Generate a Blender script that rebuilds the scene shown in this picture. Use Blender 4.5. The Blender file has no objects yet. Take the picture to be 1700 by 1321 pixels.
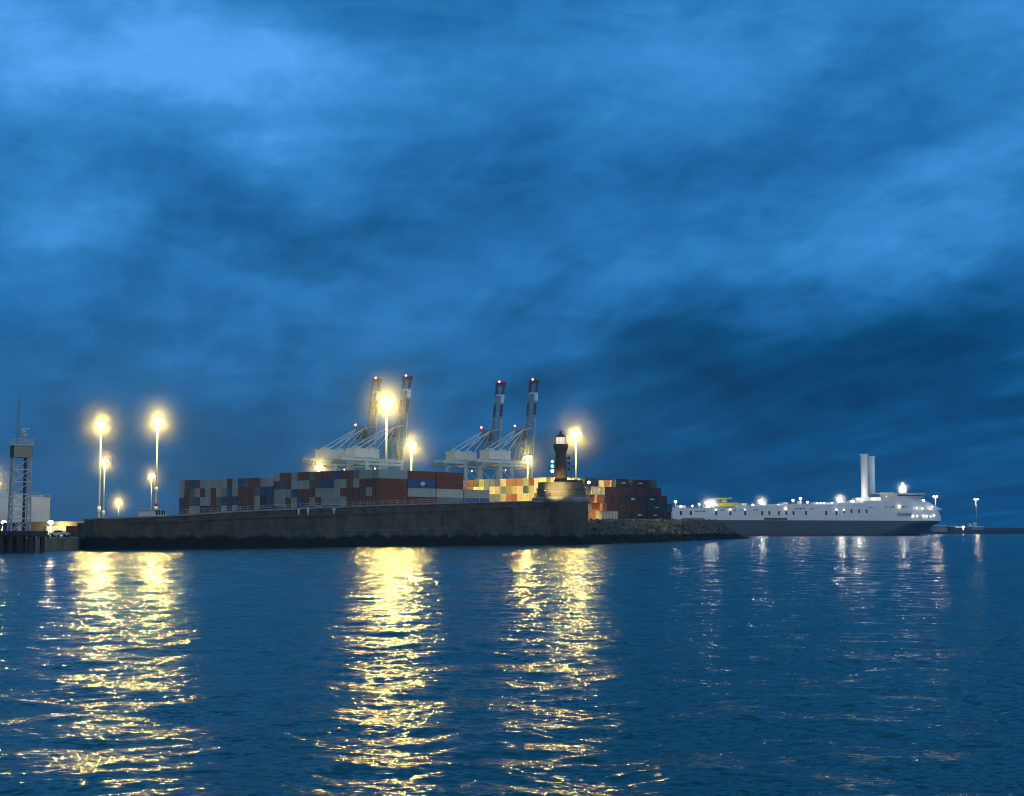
import bpy, math, random
import numpy as np
from mathutils import Vector, Matrix

scene = bpy.context.scene
COL = scene.collection
random.seed(7)

# ------------------------------------------------------------------ camera
F = 2456.0            # focal length in photograph pixels (photograph 1700 x 1321)
CAM_H = 3.8
HORIZON = 880.0
PITCH = math.atan((HORIZON - 660.5) / F)
cam_data = bpy.data.cameras.new("camera")
cam_data.sensor_width = 36.0
cam_data.lens = 36.0 * F / 1700.0
cam_data.clip_start = 0.5
cam_data.clip_end = 20000.0
cam = bpy.data.objects.new("camera", cam_data)
COL.objects.link(cam)
cam.location = (0, 0, CAM_H)
cam.rotation_euler = (math.pi / 2 + PITCH, 0, 0)
scene.camera = cam

# ------------------------------------------------------------------ render settings
scene.view_settings.view_transform = 'Standard'
scene.view_settings.look = 'None'
scene.view_settings.exposure = 0.0
scene.view_settings.gamma = 1.0
cy = scene.cycles
cy.max_bounces = 6
cy.diffuse_bounces = 2
cy.glossy_bounces = 2
cy.transmission_bounces = 2
cy.transparent_max_bounces = 4
cy.volume_bounces = 1
cy.sample_clamp_direct = 0.0
cy.sample_clamp_indirect = 4.0
cy.use_denoising = True
cy.pixel_filter_type = 'BLACKMAN_HARRIS'
cy.filter_width = 1.05
cy.caustics_reflective = False
cy.caustics_refractive = False

# ------------------------------------------------------------------ world: dusk sky
class NT:
    """small node-tree helper"""
    def __init__(self, nt):
        self.nt = nt
    def n(self, t, **kw):
        nd = self.nt.nodes.new(t)
        for k, v in kw.items():
            setattr(nd, k, v)
        return nd
    def put(self, sock, v):
        if isinstance(v, bpy.types.NodeSocket):
            self.nt.links.new(v, sock)
        elif v is not None:
            sock.default_value = v
    def m(self, op, a, b=None, c=None, clamp=False):
        nd = self.n('ShaderNodeMath', operation=op, use_clamp=clamp)
        self.put(nd.inputs[0], a)
        if b is not None: self.put(nd.inputs[1], b)
        if c is not None: self.put(nd.inputs[2], c)
        return nd.outputs[0]
    def xyz(self, x, y, z):
        nd = self.n('ShaderNodeCombineXYZ')
        self.put(nd.inputs[0], x); self.put(nd.inputs[1], y); self.put(nd.inputs[2], z)
        return nd.outputs[0]
    def noise(self, vec, scale, detail=3.0, rough=0.55, dist=0.0, out=0):
        nd = self.n('ShaderNodeTexNoise')
        if vec is not None: self.put(nd.inputs['Vector'], vec)
        nd.inputs['Scale'].default_value = scale
        nd.inputs['Detail'].default_value = detail
        nd.inputs['Roughness'].default_value = rough
        nd.inputs['Distortion'].default_value = dist
        return nd.outputs[out]
    def rng(self, v, a, b, c, d, smooth=False):
        nd = self.n('ShaderNodeMapRange')
        if smooth: nd.interpolation_type = 'SMOOTHSTEP'
        self.put(nd.inputs[0], v)
        for i, q in enumerate((a, b, c, d)): self.put(nd.inputs[i + 1], q)
        return nd.outputs[0]
    def mix(self, f, a, b, mode='MIX'):
        nd = self.n('ShaderNodeMix', data_type='RGBA', blend_type=mode)
        self.put(nd.inputs[0], f); self.put(nd.inputs[6], a); self.put(nd.inputs[7], b)
        return nd.outputs[2]
    def ramp(self, f, stops, interp='LINEAR'):
        nd = self.n('ShaderNodeValToRGB')
        cr = nd.color_ramp
        cr.interpolation = interp
        while len(cr.elements) < len(stops): cr.elements.new(0.5)
        for e, (p, c) in zip(cr.elements, stops):
            e.position = p; e.color = (*c, 1) if len(c) == 3 else c
        self.put(nd.inputs[0], f)
        return nd.outputs[0]

def srgb(r, g, b):
    return tuple(((c / 255) / 12.92 if c / 255 <= .04045 else ((c / 255 + .055) / 1.055) ** 2.4) for c in (r, g, b))

world = bpy.data.worlds.new("World")
scene.world = world
world.use_nodes = True
world.node_tree.nodes.clear()
W = NT(world.node_tree)
tc = W.n('ShaderNodeTexCoord')
sp = W.n('ShaderNodeSeparateXYZ')
W.put(sp.inputs[0], tc.outputs['Generated'])
dx, dy, dz = sp.outputs
ady = W.m('MAXIMUM', W.m('ABSOLUTE', dy), 0.12)
S = W.m('DIVIDE', dx, ady)          # tangent-plane coordinates round the direction of the harbour
T = W.m('DIVIDE', dz, ady)
# cloud deck: direction projected on a flat layer, so streaks run to the horizon
zz = W.m('ADD', W.m('MAXIMUM', dz, 0.0), 0.10)
U = W.m('DIVIDE', dx, zz)
V = W.m('DIVIDE', dy, zz)
Ur = W.m('ADD', W.m('MULTIPLY', U, 0.96), W.m('MULTIPLY', V, 0.24))
Vr = W.m('ADD', W.m('MULTIPLY', U, -0.24), W.m('MULTIPLY', V, 0.96))
deck = W.xyz(Ur, W.m('MULTIPLY', Vr, 0.42), 0.0)
n_big = W.noise(deck, 1.3, 5.0, 0.55, 0.4)
n_str = W.noise(W.xyz(Ur, W.m('MULTIPLY', Vr, 0.22), 5.0), 3.6, 6.0, 0.6, 0.35)
n_mid = W.noise(W.xyz(S, W.m('MULTIPLY', T, 2.3), 3.3), 5.5, 9.0, 0.62, 0.35)
n_fine = W.noise(W.xyz(S, W.m('MULTIPLY', T, 2.8), 9.1), 22.0, 7.0, 0.6, 0.5)
warp = W.noise(W.xyz(S, W.m('MULTIPLY', T, 1.6), 1.7), 9.0, 4.0, 0.6, 0.0, out=1)
wsp = W.n('ShaderNodeSeparateXYZ'); W.put(wsp.inputs[0], warp)
Sw = W.m('ADD', S, W.m('MULTIPLY', W.m('SUBTRACT', wsp.outputs[0], 0.5), 0.16))
Tw = W.m('ADD', T, W.m('MULTIPLY', W.m('SUBTRACT', wsp.outputs[1], 0.5), 0.09))
def blob(px, py, rx, ry, ang, amp):
    """one cloud bank, given as a bearing and an elevation"""
    s0, t0 = (px - 850) / F, (HORIZON - py) / F
    ca, sa = math.cos(math.radians(ang)), math.sin(math.radians(ang))
    a = W.m('SUBTRACT', Sw, s0); b = W.m('SUBTRACT', Tw, t0)
    p = W.m('MULTIPLY', W.m('ADD', W.m('MULTIPLY', a, ca), W.m('MULTIPLY', b, sa)), F / rx)
    q = W.m('MULTIPLY', W.m('SUBTRACT', W.m('MULTIPLY', b, ca), W.m('MULTIPLY', a, sa)), F / ry)
    r2 = W.m('ADD', W.m('MULTIPLY', p, p), W.m('MULTIPLY', q, q))
    return W.m('MULTIPLY', W.m('EXPONENT', W.m('MULTIPLY', r2, -0.5)), amp)
BLOBS = [
    (430, 110, 190, 60, 0, .42), (90, 90, 170, 50, 0, .22), (430, 245, 70, 30, 20, .30), (250, 30, 200, 40, 0, .15),
    (110, 375, 130, 30, -12, .26), (500, 470, 70, 22, 8, .16), (60, 470, 90, 50, 0, .10),
    (1040, 170, 230, 60, 28, .20), (1120, 30, 160, 50, 10, .22), (1560, 370, 260, 60, 33, .24), (1600, 60, 160, 80, 30, .16),
    (1200, 440, 220, 40, 8, .12), (880, 420, 160, 60, 0, .10), (820, 560, 200, 40, 0, .08),
    (170, 195, 190, 42, 0, -.06), (300, 320, 230, 46, -18, -.18), (820, 260, 150, 70, 32, -.22), (640, 60, 90, 70, 40, -.14),
    (1330, 190, 240, 55, 33, -.16), (1380, 590, 260, 55, 0, -.20), (1640, 500, 160, 70, 0, -.14), (620, 400, 190, 45, 0, -.16),
    (200, 440, 180, 20, 0, -.10), (1000, 520, 260, 30, 0, -.10), (1480, 480, 200, 30, 12, -.06), (1250, 720, 300, 90, 0, -.12), (1450, 640, 260, 60, 0, -.16),
]
acc = None
for bl in BLOBS:
    v = blob(*bl[:5], bl[5] * (.80 if bl[5] > 0 else .80))
    acc = v if acc is None else W.m('ADD', acc, v)
base = W.m('ADD', W.rng(T, 0.0, 0.19, 0.17, 0.49), W.rng(T, 0.19, 0.36, 0.0, 0.12))
base = W.m('ADD', base, W.m('MULTIPLY', W.rng(S, -0.34, 0.05, 0.07, 0.0, True), W.rng(T, .1, .25, 0.0, 1.0)))
val = W.m('ADD', base, acc)
val = W.m('ADD', val, W.m('MULTIPLY', W.m('SUBTRACT', n_big, 0.5), 0.48))
val = W.m('ADD', val, W.m('MULTIPLY', W.m('SUBTRACT', n_mid, 0.5), 0.42))
val = W.m('ADD', val, W.m('MULTIPLY', W.m('SUBTRACT', n_str, 0.5), 0.50))
val = W.m('ADD', val, W.m('MULTIPLY', W.m('SUBTRACT', n_fine, 0.5), 0.26), clamp=True)
sky_front = W.ramp(val, [(0.0, srgb(0, 50, 92)), (0.20, srgb(4, 74, 122)), (0.40, srgb(27, 101, 162)),
                         (0.60, srgb(44, 124, 192)), (0.80, srgb(64, 143, 218)), (1.0, srgb(88, 166, 244))])
# left part of the low sky is greyer, the right deeper blue
low = W.rng(T, 0.0, 0.14, 1.0, 0.0, True)
leftness = W.rng(S, -0.34, 0.16, 1.0, 0.0, True)
sky_front = W.mix(W.m('MULTIPLY', W.m('MULTIPLY', low, leftness), 0.65), sky_front, (*srgb(40, 84, 128), 1))
# added sky glow behind the photographer, stronger to the right to light the ship
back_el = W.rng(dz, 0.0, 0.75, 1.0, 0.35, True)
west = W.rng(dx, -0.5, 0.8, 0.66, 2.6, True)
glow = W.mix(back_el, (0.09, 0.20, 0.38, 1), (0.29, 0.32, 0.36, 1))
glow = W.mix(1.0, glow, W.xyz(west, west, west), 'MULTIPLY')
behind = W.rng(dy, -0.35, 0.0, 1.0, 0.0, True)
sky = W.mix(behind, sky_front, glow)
sky_tex = W.n('ShaderNodeTexSky', sky_type='NISHITA', sun_disc=False)
sky_tex.sun_elevation = math.radians(-4.0)
sky_tex.sun_rotation = math.radians(180.0)
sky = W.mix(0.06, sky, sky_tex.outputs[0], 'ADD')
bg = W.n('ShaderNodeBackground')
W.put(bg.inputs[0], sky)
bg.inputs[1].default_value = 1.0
wo = W.n('ShaderNodeOutputWorld')
W.put(wo.inputs[0], bg.outputs[0])
world.cycles.sampling_method = 'MANUAL'
world.cycles.sample_map_resolution = 512

# ------------------------------------------------------------------ helpers
def at(px, py, D):
    """the point seen at photograph pixel (px, py) at distance D along the harbour axis"""
    u, v = (px - 850.0) / F, (660.5 - py) / F
    c, s = math.cos(PITCH), math.sin(PITCH)
    fy = c - v * s; fz = s + v * c
    k = D / fy
    return Vector((u * k, D, CAM_H + fz * k))
def wl(py):
    """distance of a waterline seen at row py"""
    v = (660.5 - py) / F
    c, s = math.cos(PITCH), math.sin(PITCH)
    return -CAM_H * (c - v * s) / (s + v * c)

class MB:
    def __init__(self):
        self.v = []; self.f = []; self.mi = []
    def add(self, vs, fs, mi=0):
        o = len(self.v)
        self.v += [tuple(p) for p in vs]
        self.f += [tuple(i + o for i in f) for f in fs]
        self.mi += [mi] * len(fs)
        return self
    def box(self, c, s, rz=0.0, mi=0, M=None):
        c = Vector(c)
        R = Matrix.Rotation(rz, 3, 'Z') if M is None else M
        vs = [c + R @ Vector((x * s[0] / 2, y * s[1] / 2, z * s[2] / 2)) for z in (-1, 1) for y in (-1, 1) for x in (-1, 1)]
        fs = [(0, 2, 3, 1), (4, 5, 7, 6), (0, 1, 5, 4), (2, 6, 7, 3), (0, 4, 6, 2), (1, 3, 7, 5)]
        return self.add(vs, fs, mi)
    def bx(self, x0, x1, y0, y1, z0, z1, mi=0):
        return self.box(((x0 + x1) / 2, (y0 + y1) / 2, (z0 + z1) / 2), (abs(x1 - x0), abs(y1 - y0), abs(z1 - z0)), 0, mi)
    def beam(self, a, b, w, h=None, mi=0):
        a, b = Vector(a), Vector(b)
        d = b - a
        L = d.length
        if L < 1e-6: return self
        q = d.to_track_quat('Z', 'Y').to_matrix()
        return self.box((a + b) / 2, (w, h or w, L), 0, mi, q)
    def cyl(self, a, b, r0, r1=None, n=10, mi=0, caps=True):
        a, b = Vector(a), Vector(b)
        r1 = r0 if r1 is None else r1
        q = (b - a).to_track_quat('Z', 'Y').to_matrix()
        vs = []
        for p, r in ((a, r0), (b, r1)):
            for i in range(n):
                t = 2 * math.pi * i / n
                vs.append(p + q @ Vector((r * math.cos(t), r * math.sin(t), 0)))
        fs = [(i, (i + 1) % n, n + (i + 1) % n, n + i) for i in range(n)]
        if caps: fs += [tuple(range(n - 1, -1, -1)), tuple(range(n, 2 * n))]
        return self.add(vs, fs, mi)
    def lathe(self, c, prof, n=40, mi=0):
        c = Vector(c); vs = []
        for r, z in prof:
            for i in range(n):
                t = 2 * math.pi * i / n
                vs.append((c.x + r * math.cos(t), c.y + r * math.sin(t), c.z + z))
        fs = []
        for k in range(len(prof) - 1):
            for i in range(n):
                j = (i + 1) % n
                fs.append((k * n + i, k * n + j, (k + 1) * n + j, (k + 1) * n + i))
        fs.append(tuple(range(n - 1, -1, -1)))
        fs.append(tuple((len(prof) - 1) * n + i for i in range(n)))
        return self.add(vs, fs, mi)
    def ball(self, c, r, sc=(1, 1, 1), n=10, m=6, mi=0):
        c = Vector(c); vs = [c + Vector((0, 0, -r * sc[2]))]
        for k in range(1, m):
            a = -math.pi / 2 + math.pi * k / m
            for i in range(n):
                t = 2 * math.pi * i / n
                vs.append(c + Vector((r * sc[0] * math.cos(a) * math.cos(t), r * sc[1] * math.cos(a) * math.sin(t), r * sc[2] * math.sin(a))))
        vs.append(c + Vector((0, 0, r * sc[2])))
        fs = [(0, 1 + (i + 1) % n, 1 + i) for i in range(n)]
        for k in range(m - 2):
            for i in range(n):
                j = (i + 1) % n
                fs.append((1 + k * n + i, 1 + k * n + j, 1 + (k + 1) * n + j, 1 + (k + 1) * n + i))
        o = 1 + (m - 2) * n; L = len(vs) - 1
        fs += [(o + i, o + (i + 1) % n, L) for i in range(n)]
        return self.add(vs, fs, mi)
    def mesh(self, name, mats):
        me = bpy.data.meshes.new(name)
        me.from_pydata(self.v, [], self.f)
        for m in mats: me.materials.append(m)
        me.polygons.foreach_set('material_index', self.mi)
        me.update()
        return me
    def build(self, name, mats, parent=None, smooth=False):
        if not isinstance(mats, (list, tuple)): mats = [mats]
        me = self.mesh(name, mats)
        if smooth: me.shade_smooth()
        o = bpy.data.objects.new(name, me)
        COL.objects.link(o)
        if parent is not None:
            o.parent = parent
            o.matrix_parent_inverse = Matrix.Translation(parent.location).inverted() if parent.rotation_euler.z == 0 else parent.matrix_basis.inverted()
        return o

def tag(o, label=None, cat=None, group=None, kind=None):
    if label: o['label'] = label
    if cat: o['category'] = cat
    if group: o['group'] = group
    if kind: o['kind'] = kind
    return o
def empty(name, loc, label=None, cat=None, group=None):
    o = bpy.data.objects.new(name, None)
    o.location = loc
    o.empty_display_size = 0.5
    COL.objects.link(o)
    return tag(o, label, cat, group)

def mat(name, col, rough=0.7, metal=0.0, var=0.25, scale=0.6, spec=0.3, stretch=(1, 1, 1), bump=0.0):
    m = bpy.data.materials.new(name)
    m.use_nodes = True
    t = NT(m.node_tree)
    p = m.node_tree.nodes['Principled BSDF']
    c = t.n('ShaderNodeTexCoord')
    mp = t.n('ShaderNodeMapping')
    mp.inputs['Scale'].default_value = stretch
    t.put(mp.inputs[0], c.outputs['Object'])
    nz = t.noise(mp.outputs[0], scale, 5.0, 0.6)
    k = t.rng(nz, 0.3, 0.7, 1 - var, 1 + var)
    colr = t.mix(1.0, (*col, 1), t.xyz(k, k, k), 'MULTIPLY')
    t.put(p.inputs['Base Color'], colr)
    p.inputs['Roughness'].default_value = rough
    p.inputs['Metallic'].default_value = metal
    p.inputs['Specular IOR Level'].default_value = spec
    if bump:
        b = t.n('ShaderNodeBump')
        b.inputs['Strength'].default_value = bump
        b.inputs['Distance'].default_value = 0.3
        t.put(b.inputs['Height'], nz)
        t.put(p.inputs['Normal'], b.outputs[0])
    return m
def emis(name, col, strength):
    m = bpy.data.materials.new(name)
    m.use_nodes = True
    p = m.node_tree.nodes['Principled BSDF']
    p.inputs['Base Color'].default_value = (*col, 1)
    p.inputs['Emission Color'].default_value = (*col, 1)
    p.inputs['Emission Strength'].default_value = strength
    m.cycles.emission_sampling = 'NONE'   # their light comes from the lamps set beside the lenses
    return m

M = dict(
    galv=mat('galvanised steel', (.55, .56, .55), .5, .3, .15, 2),
    apex=mat('faded red lead', (.10, .05, .045), .7),
    white=mat('white paint', (.72, .73, .72), .5, 0, .1, .5),
    red=mat('red paint', (.10, .012, .016), .5, 0, .15, .8),
    dark=mat('dark steel', (.04, .042, .045), .6, 0, .2, 2),
    black=mat('black paint', (.012, .013, .015), .6, 0, .2, 2),
    crane=mat('pale crane paint', (.64, .70, .64), .5, 0, .15, .3),
    crane_dark=mat('weathered crane paint', (.20, .25, .25), .6, 0, .2, .4),
    house=mat('cream machinery house paint', (.82, .79, .70), .6, 0, .12, .6),
    concrete=mat('concrete', (.26, .25, .23), .9, 0, .3, .4, bump=.3),
    timber=mat('wet timber', (.045, .040, .034), .8, 0, .4, 1.5, stretch=(1, 1, .2)),
    tan=mat('tan cladding', (.34, .30, .22), .7, 0, .1, 2),
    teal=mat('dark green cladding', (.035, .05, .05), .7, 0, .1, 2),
    hull=mat('slate blue hull paint', (.060, .088, .100), .45, 0, .12, .05),
    boot=mat('red boot topping', (.12, .012, .014), .6, 0, .2, .1),
    shipw=mat('white ship paint', (.85, .86, .86), .45, 0, .06, .08),
    yellow=mat('yellow funnel paint', (.82, .66, .03), .5, 0, .08, .3),
    glass=mat('dark window glass', (.02, .025, .03), .15, 0, .1, 1, spec=.5),
    tank=mat('pale tank plating', (.74, .73, .70), .55, 0, .12, .35, stretch=(1, 1, .3)),
    blue=mat('blue paint', (.03, .07, .28), .5, 0, .15, 1),
    rust=mat('rust red paint', (.28, .06, .035), .6, 0, .25, 1),
    beige=mat('beige paint', (.42, .38, .28), .6, 0, .15, 1),
    land=mat('dark earth and scrub', (.025, .03, .025), .95, 0, .5, .05),
    sand=mat('gravel hardstanding', (.22, .18, .10), .95, 0, .35, .2),
    lens=emis('lit sodium lens', (1.0, .80, .42), 45.0),
    lens_small=emis('lit white lens', (1.0, .93, .74), 28.0),
    lens_faint=emis('lit deck lamp', (1.0, .90, .70), 9.0),
    lens_warm=emis('lit warm lens', (1.0, .75, .45), 14.0),
    lens_red=emis('lit red lens', (1.0, .12, .12), 22.0),
    lens_green=emis('lit green lens', (.10, 1.0, .62), 9.0),
    lantern=emis('lit lantern glass', (1.0, .80, .58), 1.0),
)

# ------------------------------------------------------------------ haze
HZ = MB(); HZ.bx(-900, 900, -60, 2650, -1.5, 125)
hm = bpy.data.materials.new('haze'); hm.use_nodes = True
hm.node_tree.nodes.clear()
H = NT(hm.node_tree)
hv = H.n('ShaderNodeVolumePrincipled')
hv.inputs['Color'].default_value = (.42, .80, 1.0, 1)
hv.inputs['Density'].default_value = 0.00013
hv.inputs['Anisotropy'].default_value = 0.60
ho = H.n('ShaderNodeOutputMaterial')
H.put(ho.inputs['Volume'], hv.outputs[0])
tag(HZ.build('haze', hm), kind='stuff')

# ------------------------------------------------------------------ water
def build_water():
    ys = [7.0]
    while ys[-1] < 2600:
        ys.append(ys[-1] + 0.05 * (max(ys[-1], 12) / 21.0) ** 1.32)
    Y = np.array(ys); nr = len(Y)
    nc = 1250
    t = np.linspace(-1, 1, nc)
    t = np.sign(t) * (np.abs(t) ** 1.0)
    half = 0.42 * Y + 13
    X = t[None, :] * half[:, None]
    YY = np.repeat(Y[:, None], nc, 1)
    dyv = np.gradient(Y); dxv = 2 * half / nc
    rs = np.random.RandomState(11)
    Z = np.zeros_like(X)
    N = 90
    lam = np.exp(rs.uniform(np.log(0.28), np.log(9.0), N))
    for L in lam:
        th = rs.normal(math.radians(-84), math.radians(44))
        kx, ky = math.cos(th) * 2 * math.pi / L, math.sin(th) * 2 * math.pi / L
        wgt = math.exp(-(math.log(L / 0.95) ** 2) / (2 * 1.05 ** 2)) + .12
        s = 0.0155 * wgt * (1.35 if 1.8 < L < 6 else 1.0)
        a = s * L / (2 * math.pi)
        lodv = np.clip(L / (3.0 * np.maximum(dyv * abs(math.sin(th)), dxv)) - 0.6, 0, 1)
        Z += (a * lodv)[:, None] * np.sin(kx * X + ky * YY + rs.uniform(0, 6.283))
    me = bpy.data.meshes.new('water')
    nv = nr * nc
    co = np.stack([X, YY, Z], -1).reshape(-1, 3).astype(np.float32)
    idx = np.arange(nv).reshape(nr, nc)
    q = np.stack([idx[:-1, :-1], idx[:-1, 1:], idx[1:, 1:], idx[1:, :-1]], -1).reshape(-1, 4)
    # outer flat margins so the sheet reaches well past the view
    me.vertices.add(nv); me.vertices.foreach_set('co', co.ravel())
    me.loops.add(q.size); me.loops.foreach_set('vertex_index', q.ravel().astype(np.int32))
    me.polygons.add(len(q)); me.polygons.foreach_set('loop_start', np.arange(0, q.size, 4, dtype=np.int32))
    me.polygons.foreach_set('use_smooth', np.ones(len(q), bool))
    me.update(calc_edges=True)
    m = bpy.data.materials.new('sea water'); m.use_nodes = True
    t_ = NT(m.node_tree)
    p = m.node_tree.nodes['Principled BSDF']
    p.inputs['Base Color'].default_value = (.0, .060, .050, 1)
    p.inputs['Roughness'].default_value = 0.135
    p.inputs['IOR'].default_value = 1.33
    p.inputs['Specular IOR Level'].default_value = 0.26
    g = t_.n('ShaderNodeNewGeometry')
    s3 = t_.n('ShaderNodeSeparateXYZ'); t_.put(s3.inputs[0], g.outputs['Position'])
    fx = t_.xyz(t_.m('MULTIPLY', s3.outputs[0], 0.6), s3.outputs[1], 0.0)
    nz1 = t_.noise(fx, 8.5, 3.0, .5, 0.0, out=1)
    nz2 = t_.noise(t_.xyz(t_.m('MULTIPLY', s3.outputs[0], .55), t_.m('MULTIPLY', s3.outputs[1], .16), 4.0), 1.3, 4.0, .6, 0.0, out=1)
    a1 = t_.rng(s3.outputs[1], 20, 120, .80, .80)
    a2 = t_.rng(s3.outputs[1], 35, 160, .0, .55, True)
    def slope(nz, a):
        q_ = t_.n('ShaderNodeVectorMath', operation='SUBTRACT'); t_.put(q_.inputs[0], nz); q_.inputs[1].default_value = (.5, .5, .5)
        r_ = t_.n('ShaderNodeVectorMath', operation='MULTIPLY'); t_.put(r_.inputs[0], q_.outputs[0]); t_.put(r_.inputs[1], t_.xyz(t_.m('MULTIPLY', a, t_.rng(s3.outputs[1], 25, 150, .85, 1.25)), a, 0.0))
        return r_.outputs[0]
    ad = t_.n('ShaderNodeVectorMath', operation='ADD'); t_.put(ad.inputs[0], slope(nz1, a1)); t_.put(ad.inputs[1], slope(nz2, a2))
    ad2 = t_.n('ShaderNodeVectorMath', operation='ADD'); t_.put(ad2.inputs[0], ad.outputs[0]); t_.put(ad2.inputs[1], g.outputs['Normal'])
    nn = t_.n('ShaderNodeVectorMath', operation='NORMALIZE'); t_.put(nn.inputs[0], ad2.outputs[0])
    t_.put(p.inputs['Normal'], nn.outputs[0])
    me.materials.append(m)
    o = bpy.data.objects.new('water', me); COL.objects.link(o)
    tag(o, kind='structure')
build_water()

# ------------------------------------------------------------------ flood light masts
def point(name, loc, power, col, radius, parent):
    l = bpy.data.lights.new(name, 'POINT')
    l.energy = power; l.color = col; l.shadow_soft_size = radius
    o = bpy.data.objects.new(name, l); COL.objects.link(o)
    o.location = loc
    o.parent = parent
    o.matrix_parent_inverse = Matrix.Translation(parent.location).inverted()
    return o
def mist_mat(name, dens, s):
    """mist hanging round a lamp: densest at the lamp, thinning outwards to nothing"""
    m = bpy.data.materials.new(name); m.use_nodes = True
    m.node_tree.nodes.clear(); t = NT(m.node_tree)
    c = t.n('ShaderNodeTexCoord')
    ln = t.n('ShaderNodeVectorMath', operation='LENGTH'); t.put(ln.inputs[0], c.outputs['Object'])
    r = ln.outputs['Value']
    g = t.m('EXPONENT', t.m('MULTIPLY', t.m('MULTIPLY', r, r), -0.5 / (s * s)))
    g = t.m('ADD', g, t.m('MULTIPLY', t.m('EXPONENT', t.m('MULTIPLY', t.m('MULTIPLY', r, r), -0.5 / (1.6 * 1.6))), 2.2))
    v = t.n('ShaderNodeVolumePrincipled'); v.inputs['Color'].default_value = (1, .96, .90, 1)
    v.inputs['Anisotropy'].default_value = 0.0
    t.put(v.inputs['Density'], t.m('MULTIPLY', g, dens))
    o = t.n('ShaderNodeOutputMaterial'); t.put(o.inputs['Volume'], v.outputs[0])
    m.cycles.volume_sampling = 'EQUIANGULAR'
    return m
MIST = mist_mat('lamp mist', 0.0058, 4.9)  # volume for the balls added round mast heads to form their halos
def mist(c, R):
    q = MB(); q.ball((0, 0, 0), R, (1, 1, 1), 20, 12)
    o = q.build('mist', MIST); o.location = c
    tag(o, kind='stuff')
SODIUM = (1.0, .71, .15)
PWR = 58000.0
MASTS = [  # px, py of the head, distance, base height, head size, power factor, red and white bands at, label
    (168, 703, 570, 2.3, 1.0, 2.1, 845, 'tall flood mast leftmost above the seawall, taller of the two standing close together'),
    (174, 765, 720, 2.3, 1.1, 1.1, 851, 'shorter flood mast touching the right side of the leftmost tall mast'),
    (262, 697, 560, 2.3, 1.05, 2.1, 838, 'tall flood mast beside the white hut, red and white band at its foot'),
    (252, 790, 900, 6.1, 1.2, .9, None, 'low distant flood mast just left of the tall mast by the white hut'),
    (197, 834, 1150, 6.1, 1.6, 1.6, None, 'lowest distant flood lamp glowing just above the left seawall'),
    (530, 775, 800, 6.1, 1.3, 1.8, None, 'flood lamp glowing right on top edge of the long dark container stack'),
    (642, 667, 475, 6.1, 1.15, 2.2, None, 'tallest brightest flood mast, in front of the left pair of cranes'),
    (683, 738, 540, 6.1, 1.0, 1.2, None, 'flood mast right of the left crane pair, behind the brown containers'),
    (876, 759, 600, 6.1, 1.0, .9, None, 'flood mast rising behind the yellow lit containers, left of the lighthouse'),
    (956, 719, 505, 6.1, 1.0, 1.15, None, 'flood mast immediately right of the lighthouse lantern'),
    (-9, 797, 620, 2.3, 1.1, 1.0, None, 'flood mast glowing at the very left edge beside the storage tank'),
]
for (px, py, D, z0, hs, pf, band, lab) in MASTS:
    top = at(px, py, D)
    basep = Vector((top.x, top.y, z0))
    e = empty('flood_mast', basep, lab, 'light mast', 'high flood masts of the port')
    pm = MB(); pm.cyl(basep, (top.x, top.y, top.z + .8), .42, .20, 12)
    pm.cyl(basep, basep + Vector((0, 0, .5)), .8, .8, 12)
    pm.build('pole', M['galv'], e, True)
    rm = MB(); rr = 1.35 * hs
    for i in range(16):
        a0, a1 = 2 * math.pi * i / 16, 2 * math.pi * (i + 1) / 16
        rm.beam((top.x + rr * math.cos(a0), top.y + rr * math.sin(a0), top.z + .35), (top.x + rr * math.cos(a1), top.y + rr * math.sin(a1), top.z + .35), .12)
    for i in range(4):
        a0 = math.pi * i / 2 + .4
        rm.beam((top.x, top.y, top.z + .5), (top.x + rr * math.cos(a0), top.y + rr * math.sin(a0), top.z + .35), .1)
    rm.build('lamp_ring', M['galv'], e)
    for i in range(8):
        a = 2 * math.pi * i / 8 + .2
        c = Vector((top.x + rr * math.cos(a), top.y + rr * math.sin(a), top.z))
        R = Matrix.Rotation(a, 3, 'Z') @ Matrix.Rotation(-.5, 3, 'Y')
        fm = MB()
        fm.box(c, (.45, .85, .85), 0, 0, R)
        fm.box(c + R @ Vector((.24, 0, 0)), (.03, .76, .76), 0, 1, R)
        fm.build('floodlight', [M['dark'], M['lens']], e)
    if band:
        bz = at(px, band, D).z
        bm_ = MB()
        if px == 262:
            for k in (0, 1, 2): bm_.cyl((top.x, top.y, bz - 3 + k * 1.2), (top.x, top.y, bz - 1.8 + k * 1.2), .62, .62, 12, (0, 1, 0)[k])
            bz2 = at(px, 812, D).z
            b2_ = MB(); b2_.cyl((top.x, top.y, bz2 - .8), (top.x, top.y, bz2 + .8), .6, .6, 12, 0); b2_.build('marker_band', M['white'], e, True)
        else:
            bm_.cyl((top.x, top.y, bz - 1), (top.x, top.y, bz + 1), .62, .62, 12, 1)
        bm_.build('marker_band', [M['red'], M['white']], e, True)
    point('flood_glow', (top.x, top.y, top.z - .25), PWR * pf, SODIUM, 1.2, e)
    mist((top.x, top.y, top.z), 19)

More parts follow.
